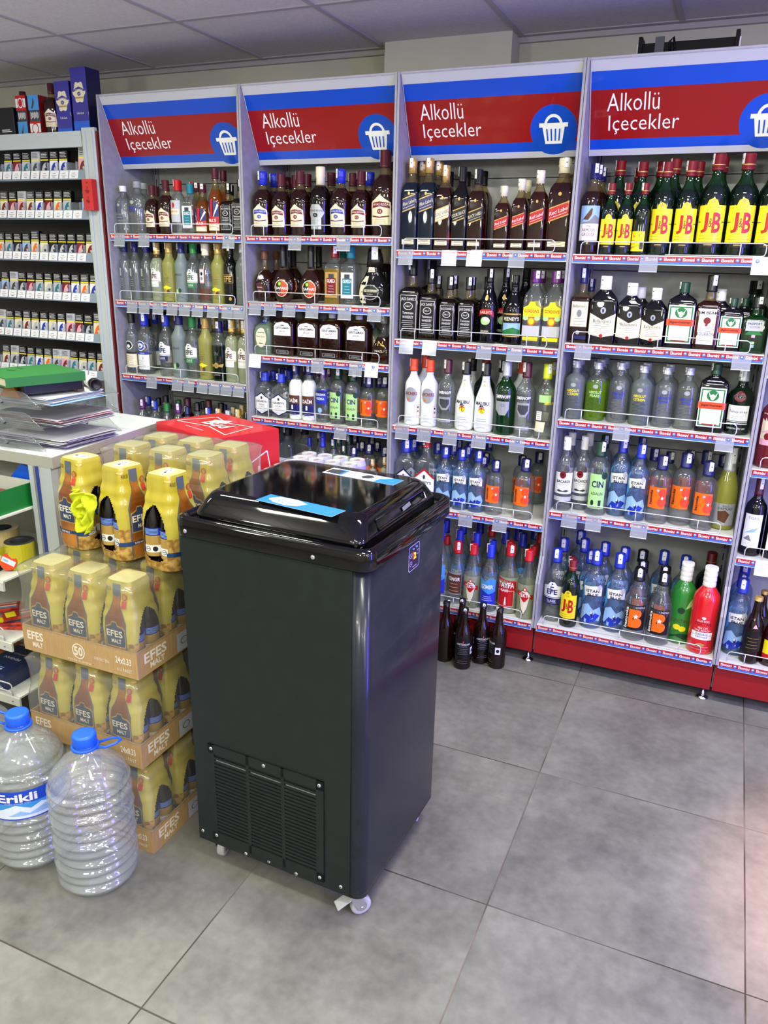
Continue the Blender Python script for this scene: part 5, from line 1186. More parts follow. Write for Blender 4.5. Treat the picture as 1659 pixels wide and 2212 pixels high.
def tray_mesh(w, d, h, full):
    mb = MB(); t = .0025
    mb.box(-w/2, -d/2, 0, w/2, d/2, t, kraft); mb.box(-w/2, -d/2, t, w/2, -d/2+t, h, kraft); mb.box(-w/2, d/2-t, t, w/2, d/2, h, kraft); mb.box(-w/2, -d/2+t, t, -w/2+t, d/2-t, h, kraft); mb.box(w/2-t, -d/2+t, t, w/2, d/2-t, h, kraft)
    if full:
        g = Gfx(w, h).run("X EFES .115 .64 .34 .145 kraft_print|X MALT .13 .30 .20 .09 kraft_print|E .5 .5 .055 .30 kraft_print|E .5 .5 .047 .26 kraft_cardboard|X 50 .5 .5 .36 .075 kraft_print|T MILLER_IN_EMEGI .5 .12 .07 .2 kraft_print|T %100_MALT_BIRA .7 .42 .12 .13 kraft_print|X 24x0.33 .885 .60 .26 .13 kraft_print|T 6_LI_PAKET .89 .25 .13 .12 kraft_print")
        g.bake(mb, lambda u, v, e: Vector((-w/2+u, -d/2-e, v)), off=.0001, base=.0002)
        g = Gfx(d, h).run("X EFES .27 .62 .38 .34 kraft_print|X MALT .29 .27 .22 .22 kraft_print|E .82 .5 .1 .24 lgrey|R .6 .05 .98 .75 lgrey|E .72 .4 .06 .14 black|E .72 .4 .05 .12 lgrey|E .87 .42 .05 .13 dgrey")
        g.bake(mb, lambda u, v, e: Vector((w/2+e, -d/2+u, v)), off=.0001, base=.0002)
    return mb.mesh('cardboard_tray')
CW, CD, CH = .382, .254, .2605
TRAY = tray_mesh(CW, CD, .074, True)
def film_mesh():
    mb = MB(); nx, ny = 36, 24; w, d = CW+.002, CD+.002; zt = .2475
    def top(x, y):
        fx = (x+w/2)/w*3 % 1; fy = (y+d/2)/d*2 % 1
        return zt-.006*(1-min(1, 5*min(fx, 1-fx)))-.006*(1-min(1, 5*min(fy, 1-fy)))
    V = {}
    for i in range(nx+1):
        for j in range(ny+1):
            x = -w/2+w*i/nx; y = -d/2+d*j/ny; V[i, j] = len(mb.v); mb.v.append((x*.985, y*.985, top(x, y)+random.uniform(-.0006, .0006)))
    k = mb.mi(film)
    for i in range(nx):
        for j in range(ny): mb.f.append((V[i, j], V[i+1, j], V[i+1, j+1], V[i, j+1])); mb.m.append(k); mb.sm.append(True)
    ringi = [(i, 0) for i in range(nx)]+[(nx, j) for j in range(ny)]+[(i, ny) for i in range(nx, 0, -1)]+[(0, j) for j in range(ny, 0, -1)]
    prev = [V[a] for a in ringi]; npz = 12
    for q in range(1, npz+1):
        z = .244-(.244-.070)*q/npz; cur = []
        for (i, j) in ringi:
            x = -w/2+w*i/nx; y = -d/2+d*j/ny; fx = (i/nx*3) % 1; fy = (j/ny*2) % 1; e = 0
            pin = max(0, math.sin((z-.12)/.13*PI)) if z > .12 else 0
            if j in (0, ny): e = .010*(1-min(1, 4*min(fx, 1-fx)))*pin; y -= math.copysign(e, y)
            if i in (0, nx): e = .010*(1-min(1, 4*min(fy, 1-fy)))*pin; x -= math.copysign(e, x)
            cur.append(len(mb.v)); mb.v.append((x+random.uniform(-.0004, .0004), y+random.uniform(-.0004, .0004), z))
        m_ = len(ringi)
        for a in range(m_): mb.f.append((prev[a], cur[a], cur[(a+1) % m_], prev[(a+1) % m_])); mb.m.append(k); mb.sm.append(True)
        prev = cur
    return mb.mesh('shrink_film')
FILM = film_mesh()
def case(loc, rz, label, group, bottles=True):
    c = thing('beer_case', loc, rz, label, 'beer case', group)
    obj('cardboard_tray', TRAY, c)
    for i in range(3):
        for j in range(2):
            p = four_pack('four_pack', bottles, c); p.location = ((i-1)*.1245, (j-.5)*.1245, .003)
    obj('shrink_film', FILM, c); return c
gp = 'stacked beer cases in brown trays'
for k, l in enumerate(['brown-trayed beer case on the floor, bottom of the front stack', 'brown-trayed beer case in the middle of the front stack, behind water bottles', 'brown-trayed beer case on top of the front stack, under loose yellow packs']):
    case((1.121+(0, -.012, 0)[k], -1.374, .0005+CH*k*1.022), 0, l, gp)
for k in range(4):
    case((1.155, -1.078, .0005+CH*k*1.006), 0, 'brown-trayed beer case topping the back stack, beside the red box' if k == 3 else ['beer case at the foot of the hidden back stack', 'second beer case up in the hidden back stack', 'third beer case up in the hidden back stack'][k], gp, k == 3)
zt = .0005+CH*2*1.022+.2495+.0025
for (x, y, a, l) in ((.998, -1.305, -8, 'loose yellow four-pack of beer, leftmost, showing its printed bottle'), (1.150, -1.318, 78, 'loose yellow four-pack of beer, middle one, beside the yellow cloth'), (1.300, -1.325, 84, 'loose yellow four-pack of beer, rightmost, beside the black freezer')):
    p = four_pack(); p.location = (x, y, zt); p.rotation_euler = (0, 0, math.radians(a)); tag(p, l, 'beer pack', 'loose four-packs on the front stack')
    mb = MB(); mb.box(-.02, -.012, .2432, .024, .012, .2442, 'white', Matrix.Rotation(.3, 4, 'Z')); g = Gfx(1, 1); g.ell(.01, 0, .007, .007, 'black', 10); g.ell(.01, 0, .0055, .0055, 'white', 10); g.rect(-.015, -.003, -.005, .003, 'dgrey')
    g.bake(mb, lambda u, v, d: Matrix.Rotation(.3, 4, 'Z') @ Vector((u, v, .2442+d))); mb.build('recycling_strip', p)
# yellow cloth stuffed between the first two packs
mb = MB(); N_ = 26; cm = noisy('neon_yellow_microfibre', (186, 198, 12), (214, 222, 30), 60, .85, bump=.3); vs = []
for i in range(N_):
    for j in range(N_):
        u, v = i/(N_-1)-.5, j/(N_-1)-.5; r = math.hypot(u, v); a = math.atan2(v, u)
        wdt = .5+.5*min(1, (v+.5)*1.6)
        vs.append((u*.075*wdt, -.012*math.cos(u*3)-.016*math.sin(a*3+r*16)*(.3+r)-.009*math.sin(r*34+a), .10+v*.105))
mb.add(vs, [(i*N_+j, (i+1)*N_+j, (i+1)*N_+j+1, i*N_+j+1) for i in range(N_-1) for j in range(N_-1)], cm, True)
o = mb.build('cleaning_cloth'); o.location = (1.076, -1.386, zt+.022); md = o.modifiers.new('s', 'SOLIDIFY'); md.thickness = .002; tag(o, 'bright yellow crumpled cloth tucked between two loose beer packs', 'cloth')
# ---------------------------------------------------------------- big water bottles
wat = glass('water_in_clear_plastic', (252, 254, 252), (240, 246, 240), .16, .05, gl=2.2, edge=.72)
nt = wat.node_tree; tcn = nt.nodes.new('ShaderNodeTexCoord'); mpn = nt.nodes.new('ShaderNodeMapping'); mpn.inputs['Scale'].default_value = (2.2, 2.2, 26); wn_ = nt.nodes.new('ShaderNodeTexNoise'); wn_.inputs['Scale'].default_value = 2.2; wn_.inputs['Distortion'].default_value = .6
bpn = nt.nodes.new('ShaderNodeBump'); bpn.inputs['Strength'].default_value = 1; bpn.inputs['Distance'].default_value = .006
nt.links.new(tcn.outputs['Object'], mpn.inputs[0]); nt.links.new(mpn.outputs[0], wn_.inputs['Vector']); nt.links.new(wn_.outputs['Fac'], bpn.inputs['Height'])
for n_ in nt.nodes:
    if n_.bl_idname in ('ShaderNodeBsdfGlossy', 'ShaderNodeLayerWeight', 'ShaderNodeFresnel', 'ShaderNodeBsdfDiffuse'): nt.links.new(bpn.outputs[0], n_.inputs['Normal'])
capb = solid('blue_plastic_cap', (30, 100, 232), .4)
def water_bottle(loc, rz, label, lab, hrz=0):
    r = thing('water_bottle', loc, rz, label, 'water bottle', 'big water bottles on the floor')
    R = .100; H = .425; prof = [(.0, .012), (.03, .008), (.07, .0), (.085, .006), (.093, .022)]
    z = .03
    while z < .305:
        k = (z-.03)/.275; wob = .0042 if not (.175 < z < .265 and lab) else .0006
        prof.append((R*(1-.03*max(0, (k-.8)*5)**2)+wob*math.sin(z*2*PI/.026)-.003, z)); z += .0030
    for rr, zz in ((.094, .312), (.090, .322), (.0865, .328), (.078, .340), (.073, .345), (.062, .356), (.056, .362), (.044, .372), (.034, .382), (.028, .390), (.0255, .395), (.025, .402)): prof.append((rr, zz))
    mb = MB(); seg = 48; b0 = []
    for rr, zz in prof:
        b0.append([Vector(((rr+(.0022*math.sin(2*(2*PI*i/seg)+zz*150) if .02 < zz < .31 else 0)*(1 if not (.175 < zz < .265 and lab) else 0))*math.cos(2*PI*i/seg), (rr+(.0022*math.sin(2*(2*PI*i/seg)+zz*150) if .02 < zz < .31 and not (.175 < zz < .265 and lab) else 0))*math.sin(2*PI*i/seg), zz)) for i in range(seg)])
    mb.loft(b0, wat); mb.build('bottle_body', r)
    mb = MB(); mb.lathe([(.0275, .400), (.029, .402), (.029, .424), (.0275, .428), (.022, .429)], capb, 28); C_ = mb.build('screw_cap', r)
    for i in range(0): pass
    mb = MB(); mb.lathe([(.029, .390), (.0335, .391), (.0335, .396), (.029, .397)], capb, 24)
    mb.tube([(.030, -.012, .393), (.055, -.018, .398), (.078, -.012, .404), (.086, 0, .406), (.078, .012, .404), (.055, .018, .398), (.030, .012, .393)], .0032, capb, 8); hh = mb.build('carry_handle', r); hh.rotation_euler = (0, 0, hrz)
    if lab:
        solid('water_label_blue', (20, 70, 190), .3); solid('snow_white', (225, 235, 245), .35); solid('water_label_sky', (60, 150, 220), .3)
        g = Gfx(R, 1); g.rect(-1.5, .178, 1.5, .262, 'water_label_blue'); g.rect(-1.5, .205, 1.5, .226, 'water_label_sky'); g.poly([(-1.5, .182), (1.5, .182), (1.5, .207), (1.1, .216), (.7, .205), (.3, .220), (.05, .209), (-.3, .223), (-.7, .207), (-1.0, .217), (-1.5, .2)], 'snow_white')
        g.poly([(-.5, .19), (-.2, .205), (0, .195), (.4, .21), (.6, .19)], 'lblue'); g.txt('Erikli', -.25, .243, .024, .95, 'white', .03); g.txt('Doğal_Kaynak_Suyu', -.25, .2275, .004, .6, 'white'); g.txt('DAĞ', .9, .24, .03, .5, 'water_label_sky'); g.ell(-1.15, .24, .15, .013, 'water_label_sky', 14); g.rect(-1.2, .184, -1.0, .192, 'blue')
        mb = MB(); g.bake(mb, lambda u, v, d: Vector(((R+.0012+d)*math.sin(u/R), -(R+.0012+d)*math.cos(u/R), v)), off=.0002, base=.0002, step=.012); mb.build('front_label', r)
    return r
water_bottle((1.231, -1.617, 0), math.radians(30), 'large clear water bottle with blue cap and no label, nearest the camera', False)
water_bottle((1.012, -1.620, 0), math.radians(50), 'large clear water bottle with blue mountain label, left of the bare one', True, math.radians(132))
water_bottle((.800, -1.590, 0), math.radians(-20), 'large clear water bottle with blue cap, cut off at the left edge', False)
# ---------------------------------------------------------------- cigarette cabinet
cabm = solid('pale_grey_cabinet_metal', (186, 194, 192), .4); cabd = solid('dark_cabinet_interior', (70, 67, 64), .6)
CB = thing('cigarette_cabinet', (-1.25, 0, 0), 0, 'pale grey wall cabinet with tiered rows of cigarette packs and price strips', 'cabinet')
W2 = 1.25-.036
mb = MB(); mb.box(0, .32, .30, W2, .335, 2.03, cabd); mb.build('back_panel', CB)
mb = MB(); mb.box(0, 0, 2.0325, W2-.09, .33, 2.0345, cabm); mb.box(0, -.004, 1.972, W2-.09, .012, 2.0345, cabm); mb.box(W2-.09, .01, 2.0325, W2-.02, .33, 2.0345, cabm); mb.build('top_fascia', CB)
mb = MB(); mb.box(W2-.085, -.004, .0, W2-.014, .012, 2.045, cabm); mb.box(W2-.072, -.010, .0, W2-.062, -.004, 2.03, cabm); mb.box(W2-.033, -.010, .0, W2-.026, -.004, 2.03, cabm); mb.box(W2-.085, .012, 0, W2-.080, .32, 2.03, cabd); mb.build('side_post', CB)
mb = MB(); mb.box(W2-.013, -.002, 0, W2-.004, .01, 2.03, solid('dark_red_edge_strip', (104, 22, 26), .5)); mb.build('edge_strip', CB)
ZC = [1.842, 1.678, 1.497, 1.322, 1.142, .97, .80]
strip = solid('blue_grey_price_strip', (136, 150, 162), .3)
for zi, zb in enumerate(ZC):
    mb = MB(); mb.box(0, .008, zb+.028, W2-.088, .32, zb+.034, cabm); sh_o = mb.build('shelf', CB)
    mb = MB(); M = Matrix.Translation((0, 0, zb)) @ Matrix.Rotation(math.radians(-14), 4, 'X'); mb.box(0, -.004, 0, W2-.088, .002, .042, strip, M)
    g = Gfx(1, 1); x = W2-.155
    while x > .3:
        g.rect(x-.0255, .004, x+.0255, .039, 'white'); g.rect(x-.015, .018, x+.015, .0195, 'grey'); g.rect(x-.009, .026, x+.009, .028, 'grey'); g.rect(x-.008, .010, x+.008, .0125, 'grey'); x -= .0553
    g.bake(mb, lambda u, v, d: M @ Vector((u, -.004-d, v)), base=.0004); mb.build('price_strip', sh_o)
    mb = MB(); x = W2-.0943
    while x > .45: mb.box(x-.0008, .012, zb+.034, x+.0008, .25, zb+.075, holder); x -= .0553
    mb.build('channel_divider', sh_o)
PV = [('dgrey', 'cream', 'orange', 'tan pipe'), ('black', 'lblue', 'brown', 'blue hand'), ('black', 'black', 'lgrey', 'dark smoke'), ('lgrey', 'pink', 'dred', 'pink gums'), ('black', 'white', 'blue', 'blue figure'), ('lgrey', 'lgrey', 'dgrey', 'grey leaf'), ('black', 'cream', 'lgrey', 'pale coil'), ('black', 'dred', 'pink', 'red mouth'), ('dgrey', 'cream', 'dred', 'red spotted'), ('black', 'lgrey', 'teal', 'grey lungs')]
PM = []
for top, pic, fig, nm in PV:
    mb = MB(); w, d, h = .047, .021, .087; mb.box(-w/2, 0, 0, w/2, d, h, 'white' if top == 'lgrey' else 'black')
    g = Gfx(1, 1); g.rect(-w/2, .052, w/2, h, top); g.rect(-w/2, .048, w/2, .0525, 'yellow'); g.rect(-w/2, 0, w/2, .046, pic)
    tcol = 'dgrey' if top == 'lgrey' else 'white'
    for k in range(4): g.rect(-w/2+.005, .060+.006*k, w/2-.006-.004*(k % 2), .0618+.006*k, tcol)
    g.poly([(-.016, .002), (.004, .004), (.014, .016), (.008, .028), (.012, .040), (-.002, .034), (-.010, .022)], fig); g.ell(.008, .012, .007, .006, 'lgrey' if fig != 'lgrey' else 'dgrey', 10)
    g.bake(mb, lambda u, v, e: Vector((u, -e, v)), base=.0003); PM.append(mb.mesh('cigarette_pack'))
rnd = random.Random(3); nb = 0
for r_, (zb, cnt) in enumerate(zip(ZC[:6], (9, 10, 11, 11, 12, 12))):
    prev = None
    for i in range(cnt):
        if (r_, i) in ((0, 1), (1, 1)): continue
        k = rnd.randrange(len(PV))
        while k == prev: k = rnd.randrange(len(PV))
        if (r_, i) in ((0, 2), (0, 3)): k = 4
        if r_ == 2 and i in (2, 3, 4): k = 2
        prev = k
        nm = 'cigarette_pack'
        o = bpy.data.objects.new(nm, PM[k]); COL.objects.link(o); s_ = 1.12 if (r_, i) in ((0, 0), (2, 6), (4, 0)) else 1
        o.location = (-.158-.0553*i, .022, zb+.0370); o.scale = (1, 1, s_); o.rotation_euler = (math.radians(-6), 0, 0)
        tag(o, 'cigarette pack with %s picture, %s, %s cabinet row from top' % (PV[k][3], ('rightmost' if i == 0 else ORD[i+1]+' from right'), ORD[r_+1]), 'cigarette pack', 'cigarette packs in the wall cabinet')
mb = MB(); rb = solid('red_folder_card', (196, 44, 40), .5); mb.box(-.027, -.03, 0, .027, 0, .125, rb, bev=.001)
g = Gfx(1, 1)
for k in range(6): g.ell(0, .012+.02*k, .004, .004, 'dred', 10); g.ell(0, .012+.02*k, .0028, .0028, rb, 10)
g.poly([(-.008, .034), (.006, .03), (.008, .04), (-.006, .044)], 'dred'); g.poly([(-.008, .074), (.006, .07), (.008, .08), (-.006, .084)], 'dred')
g.bake(mb, lambda u, v, d: Vector((u, -.03-d, v))); o = mb.build('wall_calendar_box'); o.location = (-.083, -.011, 1.715); tag(o, 'small bright red box fixed to the cabinet side post', 'box')
# things standing on the cabinet
zt = 2.036
vio = solid('violet_gift_card', (50, 46, 150), .3, coat=.4); vio2 = solid('royal_blue_card', (24, 96, 220), .35); vdk = solid('deep_navy_card', (20, 18, 70), .35, coat=.3)
for (x, w, h, l) in ((-.165, .086, .252, 'tall violet-blue whisky gift box standing on the cabinet, nearest its corner'), (-.262, .082, .205, 'shorter violet-blue whisky gift box standing on the cabinet')):
    mb = MB(); mb.box(-w/2, 0, 0, w/2, .085, h, vio, bev=.001); mb.box(-w/2-.0004, -.0004, 0, w/2+.0004, .0854, .045 if h > .22 else .02, vio2); mb.box(w/2, .001, .001, w/2+.0007, .084, h-.001, vdk); 
    g = Gfx(1, 1); cz = h*.62; g.poly([(.032*math.cos(a)*(1+.12*math.cos(6*a)), cz+.04*math.sin(a)*(1+.1*math.cos(6*a))) for a in [2*PI*i/36 for i in range(36)]], 'cream')
    g.poly([(-.034, cz+.01), (0, cz+.022), (.034, cz+.01), (.032, cz+.002), (0, cz+.012), (-.032, cz+.002)], vio); g.txt('CHIVAS_REGAL', 0, cz+.0105, .006, .05, 'cream'); g.ell(0, cz-.006, .009, .008, vio, 14); g.txt('18', 0, cz-.006, .008, .008, 'cream'); g.rect(-.022, cz-.024, .022, cz-.018, 'gold'); g.txt('Colin_Scott', 0, h*.30, .009, .04, 'white')
    g.bake(mb, lambda u, v, d: Vector((u, -.0004-d, v))); o = mb.build('gift_box'); o.location = (x, .05, zt); tag(o, l, 'box', 'whisky gift boxes on the cabinet')
place_bottle('CHI', (-.348, .075, zt), .205, .3, 'round-shouldered amber whisky bottle standing on the cabinet beside violet boxes', 'bottles on the cabinet')
place_bottle('CHI', (-.60, .155, zt), .20, .2, 'round-shouldered amber whisky bottle on the cabinet, cut by the left edge', 'bottles on the cabinet')
for (x, w, h, fl, l) in ((-.425, .062, .158, 0, 'cigarette carton with cyan panel above red and white emblem, on cabinet'), (-.500, .058, .160, 1, 'cigarette carton with red and white emblem above cyan panel, on cabinet')):
    mb = MB(); mb.box(-w/2, 0, 0, w/2, .09, h, 'dred', bev=.0008); g = Gfx(w, h); g.ou = -.5
    A = [("R 0 .62 1 1 teal|P lblue .3 .65 .5 .8 .45 .92 .7 .8 .6 .66", 0), ("R 0 .0 1 .36 red|R 0 .08 1 .28 white|E .5 .18 .34 .15 red|E .5 .18 .27 .12 white|E .5 .18 .22 .10 red", .0)]
    g.rect(0, 0, 1, 1, 'dgrey')
    for q in range(8): g.rect(.12+.1*q, .40+.02*(q % 3), .17+.1*q, .58-.02*(q % 2), 'white')
    g.run("R 0 .62 1 1 sky|P dgrey .25 .65 .45 .68 .6 .82 .5 .95 .4 .8" if not fl else "R 0 .62 1 1 red|R 0 .70 1 .92 white|E .5 .81 .32 .16 red|E .5 .81 .26 .13 white|E .5 .81 .2 .10 red")
    g.run("R 0 0 1 .34 red|R 0 .06 1 .28 white|E .5 .15 .32 .14 red|E .5 .15 .25 .11 white" if not fl else "R 0 0 1 .34 sky|P dgrey .3 .02 .5 .02 .6 .3")
    g.bake(mb, lambda u, v, d: Vector((u, -d, v)), base=.0005); o = mb.build('cigarette_carton'); o.location = (x, .045, zt); tag(o, l, 'carton', 'cartons on the cabinet')
mb = MB(); mb.box(-.05, 0, 0, .05, .08, .115, 'black', bev=.004); g = Gfx(1, 1); g.rect(-.03, .015, .03, .018, 'white'); g.rect(-.03, .022, .02, .025, 'white'); g.bake(mb, lambda u, v, d: Vector((u, -d, v)), base=.0005); o = mb.build('storage_box'); o.location = (-.592, .035, zt); tag(o, 'matt black box on the cabinet, cut off by left edge', 'box')
mb = MB(); mb.box(-.11, 0, 0, .11, .05, .175, solid('mint_grey_card', (176, 196, 192), .5), bev=.001); mb.box(-.001, -.001, 0, .001, 0, .175, 'lgrey'); o = mb.build('storage_box'); o.location = (-.47, .205, zt); tag(o, 'pale mint-grey box behind the cartons on the cabinet', 'box')
# ---------------------------------------------------------------- black folded rack on top of the shelving
mblk = solid('matt_black_tray_metal', (2, 2, 4), .5, spec=.15)
mb = MB(); mb.box(-.148, -.012, .008, .148, .012, .050, mblk, bev=.002); mb.box(-.15, -.03, .0, -.138, .04, .066, mblk, bev=.002); mb.box(.138, -.03, 0, .15, .04, .066, mblk, bev=.002)
for x in (-.1515, .1515): mb.box(x-.0025, -.02, .018, x+.0025, 0, .048, 'white')
mb.tube([(-.05, -.014, 0), (-.055, -.018, .05), (-.045, -.016, .062), (-.038, -.014, .03), (-.04, -.012, 0)], .004, mblk, 6); mb.box(-.10, -.016, 0, -.072, -.0125, .066, 'dgrey')
o = mb.build('cable_tray'); o.location = (2.285, .12, 2.1685); tag(o, 'black metal tray lying on top of the shelving above the fourth sign', 'tray')
# ---------------------------------------------------------------- counter
ctop = solid('white_counter_laminate', (236, 240, 238), .3, coat=.3); cside = solid('grey_beige_counter_panel', (172, 172, 158), .5)
CN = thing('counter', (0, 0, 0), 0, 'white-topped shop counter with grey side panel, holding the letter trays', 'counter')
c1, c2, c3, c4 = (.706, -1.13), (.640, -.509), (-1.2, -.40), (-1.2, -1.10)
mb = MB(); mb.prism([c4, c1, c2, c3], 'z', .914, .9485, cside); mb.prism([c4, c1, c2, c3], 'z', .9485, .950, ctop); mb.build('worktop', CN)
mb = MB(); mb.prism([(.690, -1.10), (.628, -.525), (.598, -.53), (.655, -1.10)], 'z', 0, .9135, cside); mb.build('side_panel', CN)
mb = MB(); mb.box(.600, -1.128, 0, .693, -1.1005, .9135, cabm); mb.box(.632, -1.132, .0, .643, -1.128, .9135, solid('blue_trim_strip', (52, 64, 140), .4)); mb.box(.622, -1.131, 0, .632, -1.128, .9135, 'grey'); mb.build('corner_post', CN)
mb = MB(); mb.box(-1.2, -.90, 0, .59, -.88, .9135, cside); mb.build('back_panel', CN)
# rack below the counter
RK = thing('display_rack', (-.5, -1.27, 0), 0, 'low white wire-fronted rack under the counter, holding tapes and stationery', 'rack')
RW = 1.095
mb = MB(); mb.box(0, .36, 0, RW, .365, .90, cside); mb.build('back_panel', RK)
RZ = [.775, .575, .365, .165]
RAILR = rail_mesh(RW)
for z in RZ:
    mb = MB(); mb.box(0, .0, z-.006, RW, .36, z, shelfw); mb.box(0, -.003, z-.034, RW, .004, z-.005, shelfw); mb.lathe([(.003, 0), (.003, .002)], 'grey', 8, M=Matrix.Translation((RW-.03, -.003, z-.02)) @ Matrix.Rotation(PI/2, 4, 'X')); s_ = mb.build('shelf', RK)
    mb = MB(); a, c = RW-.03, z; 
    for zz in (.012, .042): mb.tube([(0, -.0, z+zz), (a-.01, 0, z+zz), (a-.003, 0, z+zz-.003), (a, 0, z+zz-.010), (a, 0, z)], .0022, wire, 6)
    mb.build('wire_guard', s_)
    r_ = obj('price_rail', RAILR, s_, (-.08, -.0033, z-.034)); r_.scale = (.9, 1, 1)
mb = MB(); mb.box(RW-.03, .33, 0, RW, .36, .90, shelfw); mb.box(0, .33, 0, .03, .36, .90, shelfw); mb.build('upright', RK)
RX = -.5; RYF = -1.27
grn = solid('green_display_card', (14, 118, 48), .4); crm = solid('inner_white_card', (200, 200, 186), .6)
mb = MB(); w, d, h = .19, .15, .075
mb.box(0, 0, 0, w, d, .002, grn); mb.box(0, 0, .002, w, .002, h*.8, grn); mb.box(w-.002, .002, .002, w, d, h, grn); mb.box(0, .002, .002, .002, d, h, grn); mb.box(.002, d-.002, .002, w-.002, d, h*1.1, crm)
mb.box(.01, .02, .01, w-.01, d-.01, h*.55, 'grey'); mb.box(.06, .03, h*.55, .12, .12, h*.66, 'dred', bev=.004); mb.box(.13, .03, h*.55, .18, .12, h*.7, 'lgrey', bev=.006)
g = Gfx(1, 1); g.ell(.11, .032, .028, .014, 'white', 16); g.ell(.11, .032, .025, .0115, 'black', 16); g.txt('ARKO', .11, .032, .011, .04, 'white', .02); g.txt('C', .165, .032, .014, .012, 'white'); g.txt('C', .05, .032, .014, .012, 'white'); g.bake(mb, lambda u, v, e: Vector((u, -e, v)))
o = mb.build('display_carton'); o.location = (.395, -1.262, .7755); tag(o, 'open green card carton with oval white emblem on the top rack shelf', 'carton')
mb = MB(); mb.prism([(0, 0), (.16, 0), (.16, .115), (.13, .125), (.10, .10)], 'y', 0, .003, vio2); o = mb.build('display_card'); o.location = (.40, -1.09, .7755); tag(o, 'bright blue slanted display card behind the green carton', 'card')
mb = MB(); mb.box(0, 0, 0, .2, .12, .10, crm, bev=.002); mb.box(-.004, -.004, .10, .204, .124, .108, 'white', bev=.002)
for k in range(6): mb.box(.02+.03*k, -.001, .01, .022+.03*k, 0, .09, 'lgrey')
o = mb.build('white_carton'); o.location = (.16, -1.24, .7755); tag(o, 'white lidded carton on the top rack shelf, cut by left edge', 'carton')
def tape(x, y, z, r, h, m, lab, cols='white'):
    mb = MB(); mb.lathe([(r*.62, 0), (r, 0), (r, h), (r*.62, h), (r*.60, h*.98), (r*.60, h*.02), (r*.62, 0)], None, 28, cap0=False, cap1=False, smooth=False, ms=[cols, m, cols, 'dgrey', 'dgrey', 'dgrey'])
    if cols == 'rorange':
        g = Gfx(1, 1); g.rect(-r*.5, -r*.15, r*.5, r*.2, 'white'); g.bake(mb, lambda u, v, d: Vector((u, v, h+d)))
    o = mb.build('tape_roll'); o.location = (x, y, z); tag(o, lab, 'tape roll', 'tape rolls on the rack'); return o
tan = solid('tan_packing_tape', (196, 176, 120), .3, coat=.4); yel = solid('yellow_tape', (206, 196, 40), .3, coat=.4); tealt = solid('teal_tape', (30, 110, 96), .3); dkt = solid('navy_tape', (24, 28, 50), .3)
z2 = .5755
tape(.435, -1.12, z2, .052, .05, yel, 'yellow packing tape roll under the tan roll', 'brown'); tape(.435, -1.12, z2+.0505, .052, .052, tan, 'tan packing tape roll with printed core, stacked on yellow one', 'cream'); tape(.545, -1.15, z2, .046, .085, yel, 'wide dull yellow tape roll at the right end of the rack shelf', 'dgrey')
tape(.325, -1.13, z2, .05, .05, yel, 'yellow packing tape roll cut by the left picture edge', 'brown')
tape(.49, -1.218, z2, .032, .018, dkt, 'small navy tape roll under the yellow one, front of rack'); tape(.49, -1.218, z2+.0182, .032, .020, yel, 'small yellow tape roll on top of the navy one')
tape(.405, -1.215, z2, .034, .018, 'dred', 'small dark red tape roll at the front of the rack'); tape(.405, -1.218, z2+.0182, .034, .018, tealt, 'small teal tape roll with orange-white paper label on top', 'rorange')
mb = MB(); mb.lathe([(.028, 0), (.028, .002)], 'rorange', 24); g = Gfx(1, 1); g.rect(-.024, -.007, .024, .009, 'white'); g.rect(-.02, -.003, 0, .004, 'lblue'); g.bake(mb, lambda u, v, d: Vector((u, v, .002+d)))
o = mb.build('round_tag'); o.location = (.545, -1.20, z2+.043); o.rotation_euler = (math.radians(70), math.radians(20), .2); o.location.z = z2+.03; tag(o, 'round orange and white paper disc leaning on the tapes', 'label')
rcand = noisy('red_sweet_wrapper', (150, 24, 22), (214, 70, 40), 40, .25, coat=.5, lo=.45, hi=.6); 
for i, (x, y, z, a, l) in enumerate([(.47, -1.20, .3655, .35, 'red wrapped pencil pack, lowest at the front of the rack'), (.52, -1.17, .3765, .6, 'red wrapped pencil pack lying slanted across the lower one'), (.40, -1.15, .3875, .8, 'red wrapped pencil pack on the left of the pile'), (.54, -1.14, .3985, 1.0, 'red wrapped pencil pack with coloured stripes on top of pile')]):
    mb = MB(); M = Matrix.Rotation(a, 4, 'Z'); mb.box(-.085, -.028, 0, .085, .028, .0105, rcand, M, bev=.003)
    for k, c in enumerate(('sky', 'cream', 'rorange', 'lgrey')): mb.box(-.03, -.020+.011*k, .0105, .06, -.012+.011*k, .0109, c, M)
    mb.box(-.075, -.02, .0105, -.045, .02, .0109, 'yellow', M); o = mb.build('pencil_pack'); o.location = (x, y, z); tag(o, l, 'pencil pack', 'red pencil packs on the rack')
pens = solid('navy_pen_carton', (18, 36, 88), .35, coat=.3)
mb = MB(); w, d, h = .125, .17, .062; mb.box(0, 0, 0, w, d, h, pens, bev=.001)
g = Gfx(1, 1); g.txt('PENSAN', .065, .036, -.013, -.08, 'white', .02); g.rect(.05, .047, .085, .057, 'white'); g.rect(.052, .049, .07, .055, 'red'); g.txt('BÜRO', .10, .010, -.007, -.03, 'white', .02)
for k in range(4): g.rect(.075, .014+.004*k, .11-.004*k, .0155+.004*k, 'lblue')
g.bake(mb, lambda u, v, e: Vector((u, -e, v)))
g = Gfx(1, 1); g.txt('BÜRO', .065, .022, -.010, -.05, 'white', .02); g.rect(.03, .032, .09, .035, 'lblue'); g.txt('PENSAN', .065, .09, -.012, -.07, 'lgrey', .02); g.txt('BÜRO', .065, .12, -.010, -.05, 'lgrey', .02); g.bake(mb, lambda u, v, e: Vector((u, v, h+e)))
